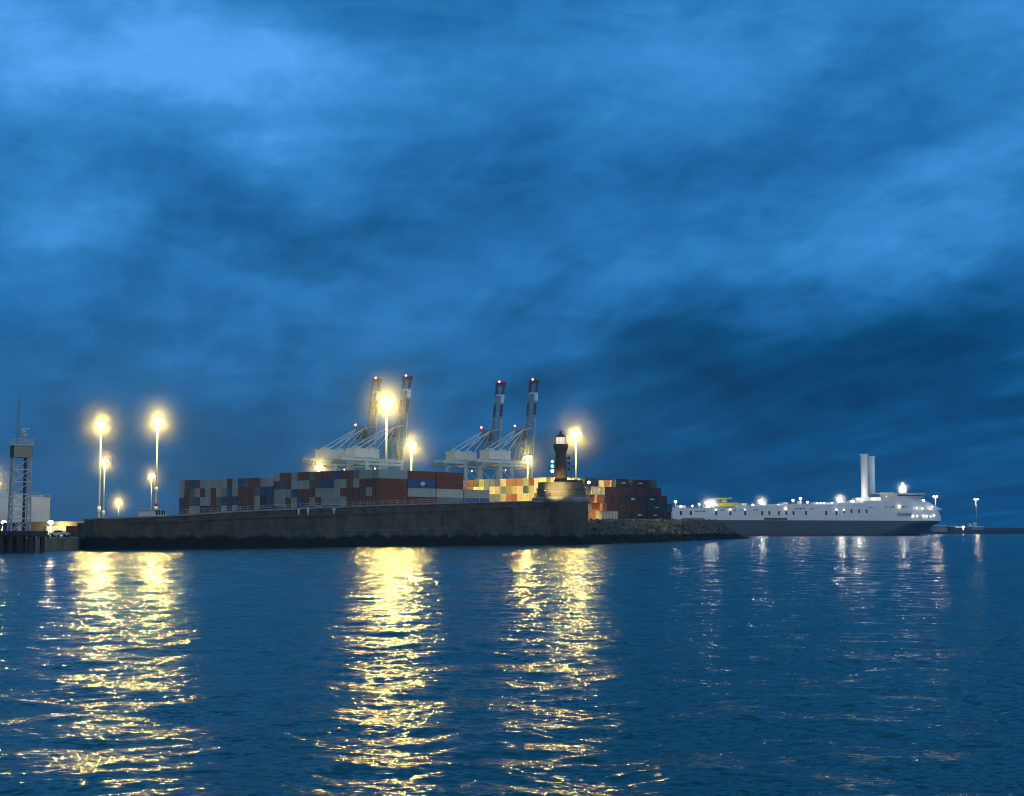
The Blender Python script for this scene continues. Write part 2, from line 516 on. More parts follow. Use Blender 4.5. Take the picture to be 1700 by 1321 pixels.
# ------------------------------------------------------------------ land
def slab(name, pts, z0, z1, m, kind='structure'):
    n = len(pts)
    vs = [(p[0], p[1], z0) for p in pts] + [(p[0], p[1], z1) for p in pts]
    fs = [tuple(range(n - 1, -1, -1)), tuple(range(n, 2 * n))] + [(i, (i + 1) % n, n + (i + 1) % n, n + i) for i in range(n)]
    b = MB(); b.add(vs, fs)
    return tag(b.build(name, m), kind=kind)
def xy(px, D, off=0.0):
    p = at(px, 800, D); return (p.x, D + off)
GZ = 6.1
SHORE = []
for px_, py_ in ((962, 903.4), (1000, 902.5), (1060, 900.5), (1120, 898.3), (1152, 897.0), (1182, 895.7), (1224, 894.3), (1241, 893.6)):
    SHORE.append(Vector((at(px_, py_, wl(py_)).x, wl(py_), 0)))
def inset(k, w):
    a, b = SHORE[max(k - 1, 0)], SHORE[min(k + 1, len(SHORE) - 1)]
    d = (b - a).normalized(); p = SHORE[k] + Vector((-d.y, d.x, 0)) * w
    return (p.x, p.y)
slab('ground', [xy(160, 312), xy(400, 352), xy(888, 402)] + [inset(k, 8.5) for k in range(1, 7)] + [ (60, 800), (40, 1000), (160, 1060), (-420, 1090), (-330, 560), (-150, 420), (-103, 380)], -3, GZ, M['sand'])
slab('quay', [xy(-60, 268.5), xy(57, 270), xy(126, 292.5), xy(150, 330), (-96, 372), (-150, 421), (-331, 561), (-420, 700), (-420, 300)], -3, 2.3, M['sand'])

# ------------------------------------------------------------------ breakwater wall
def stone_mat():
    m = bpy.data.materials.new('weathered sea wall'); m.use_nodes = True
    t = NT(m.node_tree); p = m.node_tree.nodes['Principled BSDF']
    g = t.n('ShaderNodeNewGeometry')
    s3 = t.n('ShaderNodeSeparateXYZ'); t.put(s3.inputs[0], g.outputs['Position'])
    x, y, z = s3.outputs
    st = t.noise(t.xyz(t.m('MULTIPLY', x, 0.5), t.m('MULTIPLY', y, .2), t.m('MULTIPLY', z, .12)), 1.0, 5, .65)
    bl = t.noise(g.outputs['Position'], .35, 5, .6)
    k = t.m('ADD', t.rng(st, .3, .7, -.35, .35), t.rng(bl, .3, .7, .70, 1.30))
    jz = t.m('LESS_THAN', t.m('FRACT', t.m('MULTIPLY', z, .62)), .06)
    k = t.m('MULTIPLY', k, t.m('SUBTRACT', 1.0, t.m('MULTIPLY', jz, .28)))
    jx = t.m('LESS_THAN', t.m('FRACT', t.m('MULTIPLY', x, .17)), .018)
    k = t.m('MULTIPLY', k, t.m('SUBTRACT', 1.0, t.m('MULTIPLY', jx, .45)))
    col = t.mix(1.0, (.086, .078, .055, 1), t.xyz(k, k, k), 'MULTIPLY')
    edge = t.m('ADD', z, t.rng(bl, .3, .7, -.6, .6))
    wet = t.rng(edge, 2.0, 2.9, 1.0, 0.0, True)
    col = t.mix(wet, col, (.008, .009, .007, 1))
    t.put(p.inputs['Base Color'], col)
    p.inputs['Roughness'].default_value = .85
    p.inputs['Specular IOR Level'].default_value = .2
    b = t.n('ShaderNodeBump'); b.inputs['Distance'].default_value = .3; b.inputs['Strength'].default_value = .5
    t.put(b.inputs['Height'], st); t.put(p.inputs['Normal'], b.outputs[0])
    return m
M['stone'] = stone_mat()
ST = [  # px, D, z top, z face top, z plinth
    (155, wl(911.3), 6.2, 5.3, 3.2), (190, wl(911.0), 6.4, 5.35, 3.3), (280, wl(910.3), 6.9, 5.4, 3.4), (400, wl(909.3), 8.0, 6.3, 3.6),
    (520, wl(907.6), 9.0, 7.0, 3.8), (640, wl(906.0), 10.0, 7.9, 4.0), (760, wl(904.8), 10.9, 8.9, 4.7), (888, wl(903.6), 11.7, 9.9, 5.5), (912, wl(903.6) + 6, 11.7, 9.9, 5.5)]
def strip(name, prof, parent, m):
    """loft a profile (inset, z) given per station"""
    P = []
    pts = [Vector((at(s[0], 900, s[1]).x, s[1], 0)) for s in ST]
    for i, s in enumerate(ST):
        a = pts[max(i - 1, 0)]; b = pts[min(i + 1, len(pts) - 1)]
        d = (b - a).normalized(); n = Vector((-d.y, d.x, 0))
        P.append([pts[i] + n * q[0] + Vector((0, 0, q[1])) for q in prof(s)])
    k = len(P[0]); vs = [p for r in P for p in r]
    fs = []
    for i in range(len(P) - 1):
        for j in range(k):
            j2 = (j + 1) % k
            fs.append((i * k + j, (i + 1) * k + j, (i + 1) * k + j2, i * k + j2))
    fs += [tuple(range(k)), tuple((len(P) - 1) * k + j for j in range(k - 1, -1, -1))]
    b = MB(); b.add(vs, fs)
    return b.build(name, m, parent)
p0 = at(155, 911, ST[0][1])
wallE = empty('breakwater_wall', (p0.x, p0.y, 0), 'long dark concrete breakwater wall with stepped parapet and black tide line', 'sea wall')
strip('plinth', lambda s: [(-.7, -2.5), (-.7, s[4] - .25), (-.45, s[4]), (6, s[4]), (6, -2.5)], wallE, M['stone'])
strip('face', lambda s: [(0, s[4] + .002), (0, s[3]), (8, s[3]), (8, s[4] + .002)], wallE, M['stone'])
strip('ledge', lambda s: [(-.3, s[3] + .003), (-.3, s[3] + .35), (3, s[3] + .35), (3, s[3] + .003)], wallE, M['stone'])
strip('parapet', lambda s: [(1.6, s[3] + .353), (1.6, s[2] - .3), (2.6, s[2] - .3), (2.6, s[3] + .353)], wallE, M['stone'])
strip('coping', lambda s: [(1.35, s[2] - .297), (1.35, s[2]), (2.9, s[2]), (2.9, s[2] - .297)], wallE, M['concrete'])
wg = MB()
A = Vector((at(155, 900, ST[0][1]).x, ST[0][1], 0)); B = Vector((at(126, 900, 335).x, 335, 0)); dv = (B - A)
def seg(a, b, z0, z1, w):
    q = A + dv * a; r = A + dv * b
    dn = (r - q).normalized(); n = Vector((dn.y, -dn.x, 0)) * w
    vs = [q, r, r + n, q + n]
    wg.add([(v.x, v.y, z0) for v in vs] + [(v.x, v.y, z1) for v in vs], [(3, 2, 1, 0), (4, 5, 6, 7), (0, 1, 5, 4), (1, 2, 6, 5), (2, 3, 7, 6), (3, 0, 4, 7)])
seg(0.0, .52, -2.5, 6.15, 7); seg(.523, .80, -2.5, 5.4, 7); seg(.803, 1, -2.5, 4.7, 7)
wg.build('wing_wall', M['stone'], wallE)

# handrail on the wall
rl = empty('handrail', at(380, 850, 345), 'thin grey handrail running along the top of the breakwater wall', 'railing')
pr = None
zs = lambda px: np.interp(px, [s[0] for s in ST], [s[2] for s in ST])
ds = lambda px: np.interp(px, [s[0] for s in ST], [s[1] for s in ST])
rm = MB(); prev = None
for i in range(46):
    px = 300 + i * 12.4
    D = ds(px) + 2.1
    b = Vector((at(px, 850, D).x, D, zs(px)))
    if pr is None:
        q = MB(); q.cyl((0, 0, 0), (0, 0, 1.0), .04, .04, 6); pm_ = q.mesh('post', [M['galv']])
        pr = True
    o = bpy.data.objects.new('post', pm_); COL.objects.link(o); o.parent = rl; o.matrix_parent_inverse = Matrix.Translation(rl.location).inverted(); o.location = b
    if prev is not None:
        for hh in (.5, 1.0): rm.beam(prev + Vector((0, 0, hh)), b + Vector((0, 0, hh)), .05)
    prev = b
rm.build('rail', M['galv'], rl)

# white hut on the wall
def hut():
    D = 313; a = at(232, 862, D); b = at(277, 862, D); z0 = 6.45
    e = empty('hut', ((a.x + b.x) / 2, D, z0), 'small white flat roofed hut on the seawall below the tall mast', 'hut')
    L = b.x - a.x; xm = a.x + L * .6
    w = MB(); w.bx(a.x, xm, D - 1, D + 1.5, z0, z0 + 1.55); w.bx(xm + .002, b.x, D - .8, D + 1.5, z0, z0 + .55)
    for i in range(5):
        x = xm + (b.x - xm) * i / 4 - (.06 if i == 4 else -.06)
        w.bx(x - .05, x + .05, D - .8, D - .7, z0 + .55, z0 + 1.55)
    w.build('wall', M['white'], e)
    r = MB(); r.bx(a.x - .3, b.x + .2, D - 1.3, D + 1.7, z0 + 1.56, z0 + 1.72); r.build('roof', M['galv'], e)
    for i in range(2):
        g = MB(); x = xm + (b.x - xm) * (i * .48 + .08); g.bx(x, x + (b.x - xm) * .34, D - .74, D - .70, z0 + .62, z0 + 1.48); g.build('window', M['glass'], e)
hut()
for (px, py, hgt, lab) in ((495.5, 852, 1.3, 'left one of two small white posts standing on the breakwater wall'), (511, 850, 1.4, 'right one of two small white posts standing on the breakwater wall'), (554, 847, 1.0, 'squat white cap alone on the wall, right of the two white posts')):
    D = ds(px) + .6; x = at(px, py, D).x; z = np.interp(px, [s[0] for s in ST], [s[3] for s in ST]) + .35
    q = MB(); q.cyl((x, D, z), (x, D, z + hgt), .22, .18, 10); q.ball((x, D, z + hgt), .3 if hgt > 1.1 else .5, (1, 1, .6))
    tag(q.build('marker_post', M['white'], None, True), lab, 'marker post', 'white markers on the breakwater')

# ------------------------------------------------------------------ lighthouse on its bastion
LD = 404 + 7.6
LC = Vector((at(931.5, 800, LD).x, LD, 0))
bas = empty('bastion', LC, 'round stone bastion at the seaward end of the wall, carrying the lighthouse', 'bastion')
q = MB(); q.lathe(LC, [(8.3, -2.5), (8.3, 4.6), (7.9, 4.8), (7.5, 5.0), (7.35, 11.0)], 56); q.build('drum', M['stone'], bas)
q = MB(); q.lathe(LC, [(7.35, 11.003), (7.9, 11.5), (8.1, 11.9), (8.1, 12.6), (7.8, 12.9)], 56); q.build('cornice', M['concrete'], bas)
q = MB(); q.lathe(LC, [(6.9, 12.903), (6.7, 14.9), (7.0, 14.95), (7.0, 15.3), (6.5, 15.35), (6.4, 17.0)], 56); M['drum'] = mat('pale grey stone', (.13, .125, .10), .85, 0, .3, .5, bump=.3); q.build('upper_drum', M['drum'], bas)
q = MB(); q.box((LC.x - 3.4, LC.y - 5.99, 13.6), (.7, .3, .95)); q.build('niche', M['black'], bas)
q = MB(); q.lathe((LC.x + 3.6, LC.y - 1.0, 17.003), [(2.4, 0), (2.5, .5), (1.2, .7)], 20); q.build('hatch_cover', M['stone'], bas)
for i in range(5):
    q = MB(); a = math.radians(200 + i * 28); q.box((LC.x + 7.36 * math.cos(a), LC.y + 7.36 * math.sin(a), 8), (.12, 1.0, 6), a); q.build('buttress', M['stone'], bas)
TX = at(930.9, 780, LD).x
lh = empty('lighthouse', (TX, LD, 17), 'short dark stone lighthouse with lit glazed lantern on top of the round bastion', 'lighthouse')
M['tower'] = mat('brown dark stone', (.115, .082, .056), .85, 0, .3, .9, bump=.4)
q = MB(); q.lathe((TX, LD, 17.003), [(2.05, 0), (2.0, .6), (1.72, .8), (1.52, 8.2), (1.58, 8.5)], 24); q.build('tower', M['tower'], lh, False)
q = MB(); q.lathe((TX, LD, 17), [(1.58, 8.503), (1.85, 9.1), (2.05, 9.6), (2.12, 9.7), (2.12, 10.6), (1.95, 10.7)], 24); q.build('gallery', M['tower'], lh)
q = MB()
for i in range(12):
    a = 2 * math.pi * i / 12; q.beam((TX + 1.85 * math.cos(a), LD + 1.85 * math.sin(a), 27.7), (TX + 1.85 * math.cos(a), LD + 1.85 * math.sin(a), 28.3), .05)
    b = 2 * math.pi * (i + 1) / 12; q.beam((TX + 1.85 * math.cos(a), LD + 1.85 * math.sin(a), 28.3), (TX + 1.85 * math.cos(b), LD + 1.85 * math.sin(b), 28.3), .05)
q.build('gallery_rail', M['dark'], lh)
q = MB(); q.lathe((TX, LD, 17), [(1.3, 10.703), (1.3, 12.6)], 10); q.build('lantern_glass', M['lantern'], lh)
q = MB()
for i in range(10):
    a = 2 * math.pi * i / 10; q.beam((TX + 1.36 * math.cos(a), LD + 1.36 * math.sin(a), 27.7), (TX + 1.36 * math.cos(a), LD + 1.36 * math.sin(a), 29.6), .09)
q.build('lantern_frame', M['dark'], lh)
q = MB(); q.lathe((TX, LD, 17), [(1.6, 12.603), (1.55, 12.8), (.4, 13.5), (.32, 13.6)], 20); q.build('roof', M['dark'], lh)
q = MB(); q.lathe((TX, LD, 17), [(.28, 13.603), (.38, 14.0), (.3, 14.3), (.08, 14.5)], 12); q.build('finial', M['dark'], lh)
# signal lights left
sx = at(917, 780, LD - 1).x; sy = LD - 1
sg = empty('signal_lights', (sx, sy, 17), 'port traffic signal with two green lights above a white one, left of lighthouse', 'signal')
q = MB(); q.beam((sx, sy + .25, 17.0), (sx, sy + .25, 23.2), .14); q.beam((sx - .35, sy + .3, 17), (sx - .35, sy + .3, 20), .08); q.beam((sx + .4, sy + .3, 17), (sx + .4, sy + .3, 20), .08)
q.beam((sx - .35, sy + .3, 18.6), (sx + .4, sy + .3, 18.6), .07); q.build('post', M['dark'], sg)
for py, m_ in ((766, 'lens_green'), (773.6, 'lens_green'), (781.6, 'lens_small')):
    z = at(917, py, sy).z
    q = MB(); q.box((sx, sy + .05, z), (.95, .3, 1.15)); q.cyl((sx, sy - .45, z), (sx, sy - .1, z), .46, .46, 12, 0, False)
    hd = q.build('signal_head', M['black'], sg)
    q = MB(); q.cyl((sx, sy - .16, z), (sx, sy - .11, z), .40, .40, 14); q.build('lens', M[m_], hd)
q = MB(); xx = at(910, 780, LD).x; q.cyl((xx, LD, 17), (xx, LD, 22.3), .05, .04, 6); q.cyl((xx, LD, 17), (xx, LD, 17.4), .12, .1, 6)
tag(q.build('aerial', M['dark']), 'thin bare aerial standing at the left rim of the bastion', 'aerial')
# dark signal rack right
rx = at(945, 780, LD - .5).x; ry = LD - .5
rk = empty('signal_rack', (rx, ry, 17), 'unlit rack of three hooded signal lamps and ladder frame right of lighthouse', 'signal')
q = MB()
for px in (948, 952.6):
    x0 = at(px + (.4 if px > 950 else 0), 780, ry).x
    q.beam((x0 + (.25 if px > 950 else .1), ry, 17.05), (x0, ry, 23.0), .12)
for zz_ in (18.3, 21.4): q.beam((TX + 1.3, ry, zz_), (at(953, 780, ry).x, ry, zz_), .1)
q.beam((TX + 1.75, ry, 17.05), (TX + 1.75, ry, 24.2), .08)
q.build('frame', M['black'], rk)
for py in (760, 769, 779):
    z = at(944, py, ry).z; x0 = at(944.5, py, ry).x
    q = MB(); q.box((x0, ry - .1, z), (.6, .5, .62)); q.cyl((x0, ry - .7, z), (x0, ry - .3, z), .3, .3, 10, 0, False); q.beam((TX + 1.2, ry, z + .2), (x0, ry, z + .2), .08); q.beam((TX + 1.2, ry, z - .2), (x0, ry, z - .2), .08)
    q.build('hooded_lamp', M['black'], rk)
# flood lamp lighting the drum
fx_, fy_ = at(905, 820, 396.5).x, 396.3
FZ = 11.72
fl = empty('drum_floodlight', (fx_, fy_, FZ), 'small floodlight on the wall end washing the bastion drum with yellow light', 'floodlight')
q = MB(); q.beam((fx_, fy_, FZ), (fx_, fy_, FZ + 2.4), .1); q.box((fx_, fy_, FZ + 2.5), (.5, .3, .3)); q.build('housing', M['dark'], fl)
q = MB(); q.box((fx_ + .05, fy_ + .05, FZ + 2.665), (.36, .2, .02)); q.build('lens', M['lens_warm'], fl)
sl = bpy.data.lights.new('drum_spot', 'SPOT'); sl.energy = 22000; sl.color = (1, .72, .28); sl.spot_size = math.radians(46); sl.spot_blend = .9; sl.shadow_soft_size = .15
so = bpy.data.objects.new('drum_spot', sl); COL.objects.link(so); so.location = (fx_, fy_ - .5, FZ + 2.9)
so.rotation_euler = (Vector((LC.x - 1.4, LC.y - 6.4, 15.0)) - Vector(so.location)).to_track_quat('-Z', 'Y').to_euler()
so.parent = fl; so.matrix_parent_inverse = Matrix.Translation(fl.location).inverted()
# white lamp on the right rim
lx = at(977.5, 800.7, LD + 3); 
e = empty('rim_lamp', (lx.x, LD + 3, GZ), 'round white lamp on a thin post at the right edge of the bastion', 'lamp post')
q = MB(); q.cyl((lx.x, LD + 3, GZ), (lx.x, LD + 3, lx.z - .3), .12, .07, 8); q.build('pole', M['galv'], e)
q = MB(); q.ball((lx.x, LD + 3, lx.z), .38); q.build('lamp', M['lens_small'], e, True)

# ------------------------------------------------------------------ rock breakwater
def rocks():
    q = MB(); rs = random.Random(5)
    sh = SHORE
    hs = [5.7, 6.1, 6.7, 7.1, 7.4, 7.7, 8.0, .0]
    def smp(t):
        k = min(int(t), len(sh) - 2); f = t - k
        p = sh[k].lerp(sh[k + 1], f); d = (sh[k + 1] - sh[k]).normalized()
        return p, Vector((-d.y, d.x, 0)), hs[k] * (1 - f) + hs[k + 1] * f
    # core of the mound
    NT_ = 80; vs = []; fs = []
    for i in range(NT_ + 1):
        p, n, h = smp((len(sh) - 1) * i / NT_)
        for r, z in ((-1.5, -1.5), (8, h - .7), (11, h - .7), (16, -1.5)):
            c = p + n * r; vs.append((c.x, c.y, max(z, -1.5)))
    for i in range(NT_):
        for j in range(3): fs.append((i * 4 + j, (i + 1) * 4 + j, (i + 1) * 4 + j + 1, i * 4 + j + 1))
    q.add(vs, fs)
    for _ in range(2600):
        t = (len(sh) - 1) * rs.random() ** .9
        p, n, h = smp(t)
        r = rs.random()
        w = 11.5 * r
        z = min(1, w / 8.5) * h - .35 if h > .5 else .1
        c = p + n * (w - 1.0) + Vector((rs.uniform(-.4, .4), 0, z + rs.uniform(-.35, .35) - .4))
        s = rs.uniform(.5, 1.15)
        R = Matrix.Rotation(rs.uniform(0, 6.3), 3, Vector((rs.uniform(-1, 1), rs.uniform(-1, 1), rs.uniform(-1, 1) + .01)).normalized())
        sx_, sy_, sz_ = s * rs.uniform(.8, 1.5), s * rs.uniform(.7, 1.2), s * rs.uniform(.6, 1)
        vv = []
        for x, y, z_ in ((-1, -1, -1), (1, -1, -1), (-1, 1, -1), (1, 1, -1), (-1, -1, 1), (1, -1, 1), (-1, 1, 1), (1, 1, 1)):
            vv.append(c + R @ Vector((x * sx_ * rs.uniform(.45, 1), y * sy_ * rs.uniform(.45, 1), z_ * sz_ * rs.uniform(.45, 1))))
        q.add(vv, [(0, 2, 3, 1), (4, 5, 7, 6), (0, 1, 5, 4), (2, 6, 7, 3), (0, 4, 6, 2), (1, 3, 7, 5)])
    m = bpy.data.materials.new('armour rock'); m.use_nodes = True
    t = NT(m.node_tree); p = m.node_tree.nodes['Principled BSDF']
    g = t.n('ShaderNodeNewGeometry'); s3 = t.n('ShaderNodeSeparateXYZ'); t.put(s3.inputs[0], g.outputs['Position'])
    nz = t.noise(g.outputs['Position'], .6, 4, .6)
    k = t.rng(nz, .3, .7, .6, 1.4)
    k = t.m('MULTIPLY', k, t.rng(g.outputs['Random Per Island'], 0, 1, .55, 1.45))
    col = t.mix(1.0, (.095, .09, .07, 1), t.xyz(k, k, k), 'MULTIPLY')
    col = t.mix(t.rng(t.m('ADD', s3.outputs[2], nz), 2.6, 3.5, 1.0, 0.0, True), col, (.007, .008, .007, 1))
    t.put(p.inputs['Base Color'], col); p.inputs['Roughness'].default_value = .9; p.inputs['Specular IOR Level'].default_value = .15
    tag(q.build('rock_armour', m), 'dark piled boulders of the rubble mound sloping into the water', 'rocks', kind='stuff')
rocks()

# ------------------------------------------------------------------ containers
CW, CH, CL = 2.44, 2.59, 12.19
def container_mesh(L):
    q = MB(); w, h = CW, CH
    # frame
    for x in (0, w):
        for y in (0, L):
            q.bx(min(x, w - .12) if x else 0, (x if x else .12), (y - .12 if y else 0), (y if y else .12), 0, h)
    for x0 in (0, w - .1):
        for z0 in (.0, h - .12): q.bx(x0 + .003, x0 + .097, .122, L - .122, z0 + .002, z0 + .118)
    for y0 in (0, L - .1):
        for z0 in (.0, h - .12): q.bx(.122, w - .122, y0 + .003, y0 + .097, z0 + .002, z0 + .118)
    # corrugated sides
    n = max(8, int(L / .56))
    for x, s in ((.05, -1), (w - .05, 1)):
        vs = []; 
        for i in range(n * 4 + 1):
            y = .12 + (L - .24) * i / (n * 4)
            o = .03 if (i % 4) in (1, 2) else -.03
            vs += [(x + s * o, y, .1), (x + s * o, y, h - .1)]
        q.add(vs, [(2 * i, 2 * i + 2, 2 * i + 3, 2 * i + 1) for i in range(n * 4)])
    # roof, floor, far end, doors
    q.bx(.1, w - .1, .1, L - .1, h - .09, h - .04)
    q.bx(.1, w - .1, .1, L - .1, .04, .1)
    q.bx(.12, w - .12, L - .09, L - .03, .12, h - .12)
    q.bx(.13, w / 2 - .02, .04, .09, .12, h - .12); q.bx(w / 2 + .02, w - .13, .04, .09, .12, h - .12)
    for x in (.42, .90, w - .90, w - .42):
        q.bx(x - .025, x + .025, -.005, .039, .1, h - .1, 1)
        q.bx(x - .10, x + .10, -.004, .038, .95, 1.0, 1)
    q.bx(w - .50, w - .34, -.003, .038, h - .50, h - .40, 2); q.bx(.5, .66, -.003, .038, .45, .55, 2)
    q.bx(w - .01, w + .012, L - 1.5, L - .9, h - .55, h - .42, 2)
    return q
CMATS = {}
def cmat(name, col, var=.18):
    m = bpy.data.materials.new('container paint ' + name); m.use_nodes = True
    t = NT(m.node_tree); p = m.node_tree.nodes['Principled BSDF']
    oi = t.n('ShaderNodeObjectInfo'); tc_ = t.n('ShaderNodeTexCoord')
    nz = t.noise(tc_.outputs['Object'], .9, 5, .65)
    k = t.m('MULTIPLY', t.rng(oi.outputs['Random'], 0, 1, 1 - var, 1 + var), t.rng(nz, .3, .7, .85, 1.15))
    c = t.mix(1.0, (*col, 1), t.xyz(k, k, k), 'MULTIPLY')
    sp_ = t.noise(tc_.outputs['Object'], 2.3, 5, .7)
    c = t.mix(t.rng(sp_, .60, .72, 0, .5), c, (.10, .05, .03, 1))
    t.put(p.inputs['Base Color'], c); p.inputs['Roughness'].default_value = .6; p.inputs['Specular IOR Level'].default_value = .3
    return m
PAL = {  # code: (colour word, rgb)
    'W': ('pale grey', (.41, .44, .39)), 'R': ('rust red', (.185, .040, .016)), 'B': ('blue', (.022, .085, .24)), 'G': ('grey', (.17, .18, .16)),
    'O': ('olive brown', (.12, .085, .05)), 'P': ('violet blue', (.07, .07, .30)), 'D': ('dark slate', (.04, .07, .09)), 'M': ('maroon', (.034, .010, .014)),
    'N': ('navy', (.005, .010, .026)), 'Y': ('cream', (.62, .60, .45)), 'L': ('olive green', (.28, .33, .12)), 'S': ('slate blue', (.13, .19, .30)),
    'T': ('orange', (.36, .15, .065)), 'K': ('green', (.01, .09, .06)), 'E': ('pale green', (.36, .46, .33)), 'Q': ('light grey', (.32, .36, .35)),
}
for k_, (w_, c_) in PAL.items(): CMATS[k_] = cmat(w_, c_)
M['plate'] = mat('pale data plates', (.45, .45, .42), .6, 0, .1, 2)
M['rod'] = mat('galvanised lock rods', (.20, .20, .19), .5, .2, .1, 2)
CMESH = {}
def cmesh(L, code):
    if (L, code) not in CMESH:
        CMESH[(L, code)] = container_mesh(L).mesh('shipping_container', [CMATS[code], M['rod'], M['plate']])
    return CMESH[(L, code)]
ORD = lambda n: '%d%s' % (n, 'th' if 10 <= n % 100 <= 20 else {1: 'st', 2: 'nd', 3: 'rd'}.get(n % 10, 'th'))
TIER = ['top', 'second', 'third', 'fourth', 'fifth', 'lowest']
def container(pos, ang, code, label, group, L=CL, sc=(1, 1, 1)):
    o = bpy.data.objects.new('shipping_container', cmesh(L, code))
    COL.objects.link(o)
    o.location = pos; o.rotation_euler = (0, 0, ang); o.scale = sc
    return tag(o, label, 'container', group)
UA = math.radians(-39.9)          # direction of the rows of container ends
u_ = Vector((math.cos(UA), math.sin(UA), 0)); v_ = Vector((-u_.y, u_.x, 0))
C1 = Vector((at(298, 800, 495).x, 495, GZ))
ROWS1 = ["WRBRWWWWWRWBGRRWW", "WRGWRWRWWBWRRRGBB", "BRGBWWRGBRBRRRWMB", "RRWWMMRRWBWRRRWRD"]
ROWS2 = ["WRRWRRGRRRPRRGWWQ", "RBRWWWOOBBWWRWRRR", "WWWBRRRWWWWRRRRWR", "WWRWBRWRWWWWRRRRR"]
def block(origin, pitch, rows, ntier, h, place, first=0, dark='RWBG', grp=''):
    n = len(rows[0])
    for i in range(n):
        for t in range(ntier):
            code = rows[t][i] if t < len(rows) else dark[(i * 7 + t * 3) % len(dark)]
            if code == '.': continue
            p = origin + u_ * (pitch * (i + first)) + Vector((0, 0, h * (ntier - 1 - t)))
            container(p, UA, code, '%s container end, %s stack, %s tier, %s' % (PAL[code][0], ORD(i + 1), TIER[t], place), grp, CL, (min((pitch - .12) / CW, 1.08), 1, (h - .015) / CH))
block(C1, 2.74, ROWS1, 5, 2.86, 'left half of dark block', 0, grp='container ends in the long dark block')
C2 = C1 + u_ * (2.74 * 17 + .2) + v_ * .6
block(C2, 2.74, ROWS2, 6, 2.60, 'right half of dark block', 0, grp='container ends in the long dark block')
# long sides receding from the near corner of the block
SIDE = [("RR.", (1, 2)), ("BR.", (1, 2)), ("WWW", (1, 2, 3)), ("RGB", (1, 2, 3)), ("RWB", (1, 2, 3)), ("RRR", (1, 2, 3))]
for t, (codes, bays) in enumerate(SIDE):
    for b_ in bays:
        code = codes[b_ - 1]
        if code == '.': continue
        p = C2 + u_ * (2.74 * 16) + v_ * (12.6 * b_) + Vector((0, 0, 2.6 * (5 - t)))
        o = container(p, UA, code, '%s container long side, %s from corner, %s tier, right flank of dark block' % (PAL[code][0], ORD(b_ + 1), TIER[t]), 'container long sides on the right flank of the dark block', CL, (1.05, 1, 2.585 / CH))
        if t == 1 and b_ == 1:
            q = MB(); f = lambda y, z: p + u_ * (CW * 1.05 + .03) + v_ * y + Vector((0, 0, z))
            pts = [(5.2, 1.3), (5.6, 1.9), (6.0, 1.7), (6.3, 2.2), (6.6, 1.7), (7.0, 1.9), (7.4, 1.3), (6.7, .9), (6.3, .5), (5.9, .9)]
            q.add([f(*s) for s in pts] + [f(*s) + u_ * .02 for s in pts], [tuple(range(9, -1, -1)), tuple(range(10, 20))] + [(i, (i + 1) % 10, 10 + (i + 1) % 10, 10 + i) for i in range(10)])
            em = q.build('emblem', M['white']); em.parent = o; em.matrix_parent_inverse = (Matrix.Translation(o.location) @ Matrix.Rotation(UA, 4, 'Z') @ Matrix.Diagonal((*o.scale, 1))).inverted()
# yellow lit block behind
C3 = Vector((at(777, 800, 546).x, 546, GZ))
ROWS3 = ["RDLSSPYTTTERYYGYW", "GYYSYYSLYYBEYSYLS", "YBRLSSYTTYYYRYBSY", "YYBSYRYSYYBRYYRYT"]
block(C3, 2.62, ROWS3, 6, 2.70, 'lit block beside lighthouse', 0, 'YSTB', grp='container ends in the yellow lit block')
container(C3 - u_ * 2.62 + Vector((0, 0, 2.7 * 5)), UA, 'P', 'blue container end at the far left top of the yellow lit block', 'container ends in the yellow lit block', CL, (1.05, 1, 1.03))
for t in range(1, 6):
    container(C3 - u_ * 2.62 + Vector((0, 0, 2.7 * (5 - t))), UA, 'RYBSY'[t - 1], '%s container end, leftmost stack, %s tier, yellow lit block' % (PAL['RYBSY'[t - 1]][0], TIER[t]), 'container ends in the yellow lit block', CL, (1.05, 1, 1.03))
# dark block right of the lighthouse
ang3 = math.radians(42)
w3 = Vector((math.cos(ang3), math.sin(ang3), 0)); n3 = Vector((-w3.y, w3.x, 0))
PZ = 7.7
P3 = Vector((at(1000.5, 850, 520).x, 520, PZ))
def s3_of(px):
    k = (px - 850) / F
    return (k * P3.y - P3.x) / (w3.x - k * w3.y)
GR3 = 'container long sides in the dark block right of the lighthouse'
T3 = 2.84
slab('pavement', [(P3.x - 12, P3.y + 4), (P3.x - 9, P3.y - 1.5), (P3.x + .5, P3.y - 1.5), (P3.x + w3.x * 40 + 1, P3.y + w3.y * 40 - 1), (P3.x + w3.x * 40 - 6, P3.y + w3.y * 40 + 16), (P3.x - 22, P3.y + 24)], 5.9, PZ - .02, M['sand'])
def letters(p, L, parent, k):
    """small row of pale, too far to read marks on the upper right of a long side"""
    rr = random.Random(k); q = MB(); x = L * .42
    for i in range(6):
        wd = rr.uniform(.16, .34); hgt = rr.uniform(.35, .55)
        c = p + w3 * x - n3 * .035 + Vector((0, 0, 1.3 + hgt / 2))
        q.box(c, (wd, .02, hgt), ang3); x += wd + .1
    return q
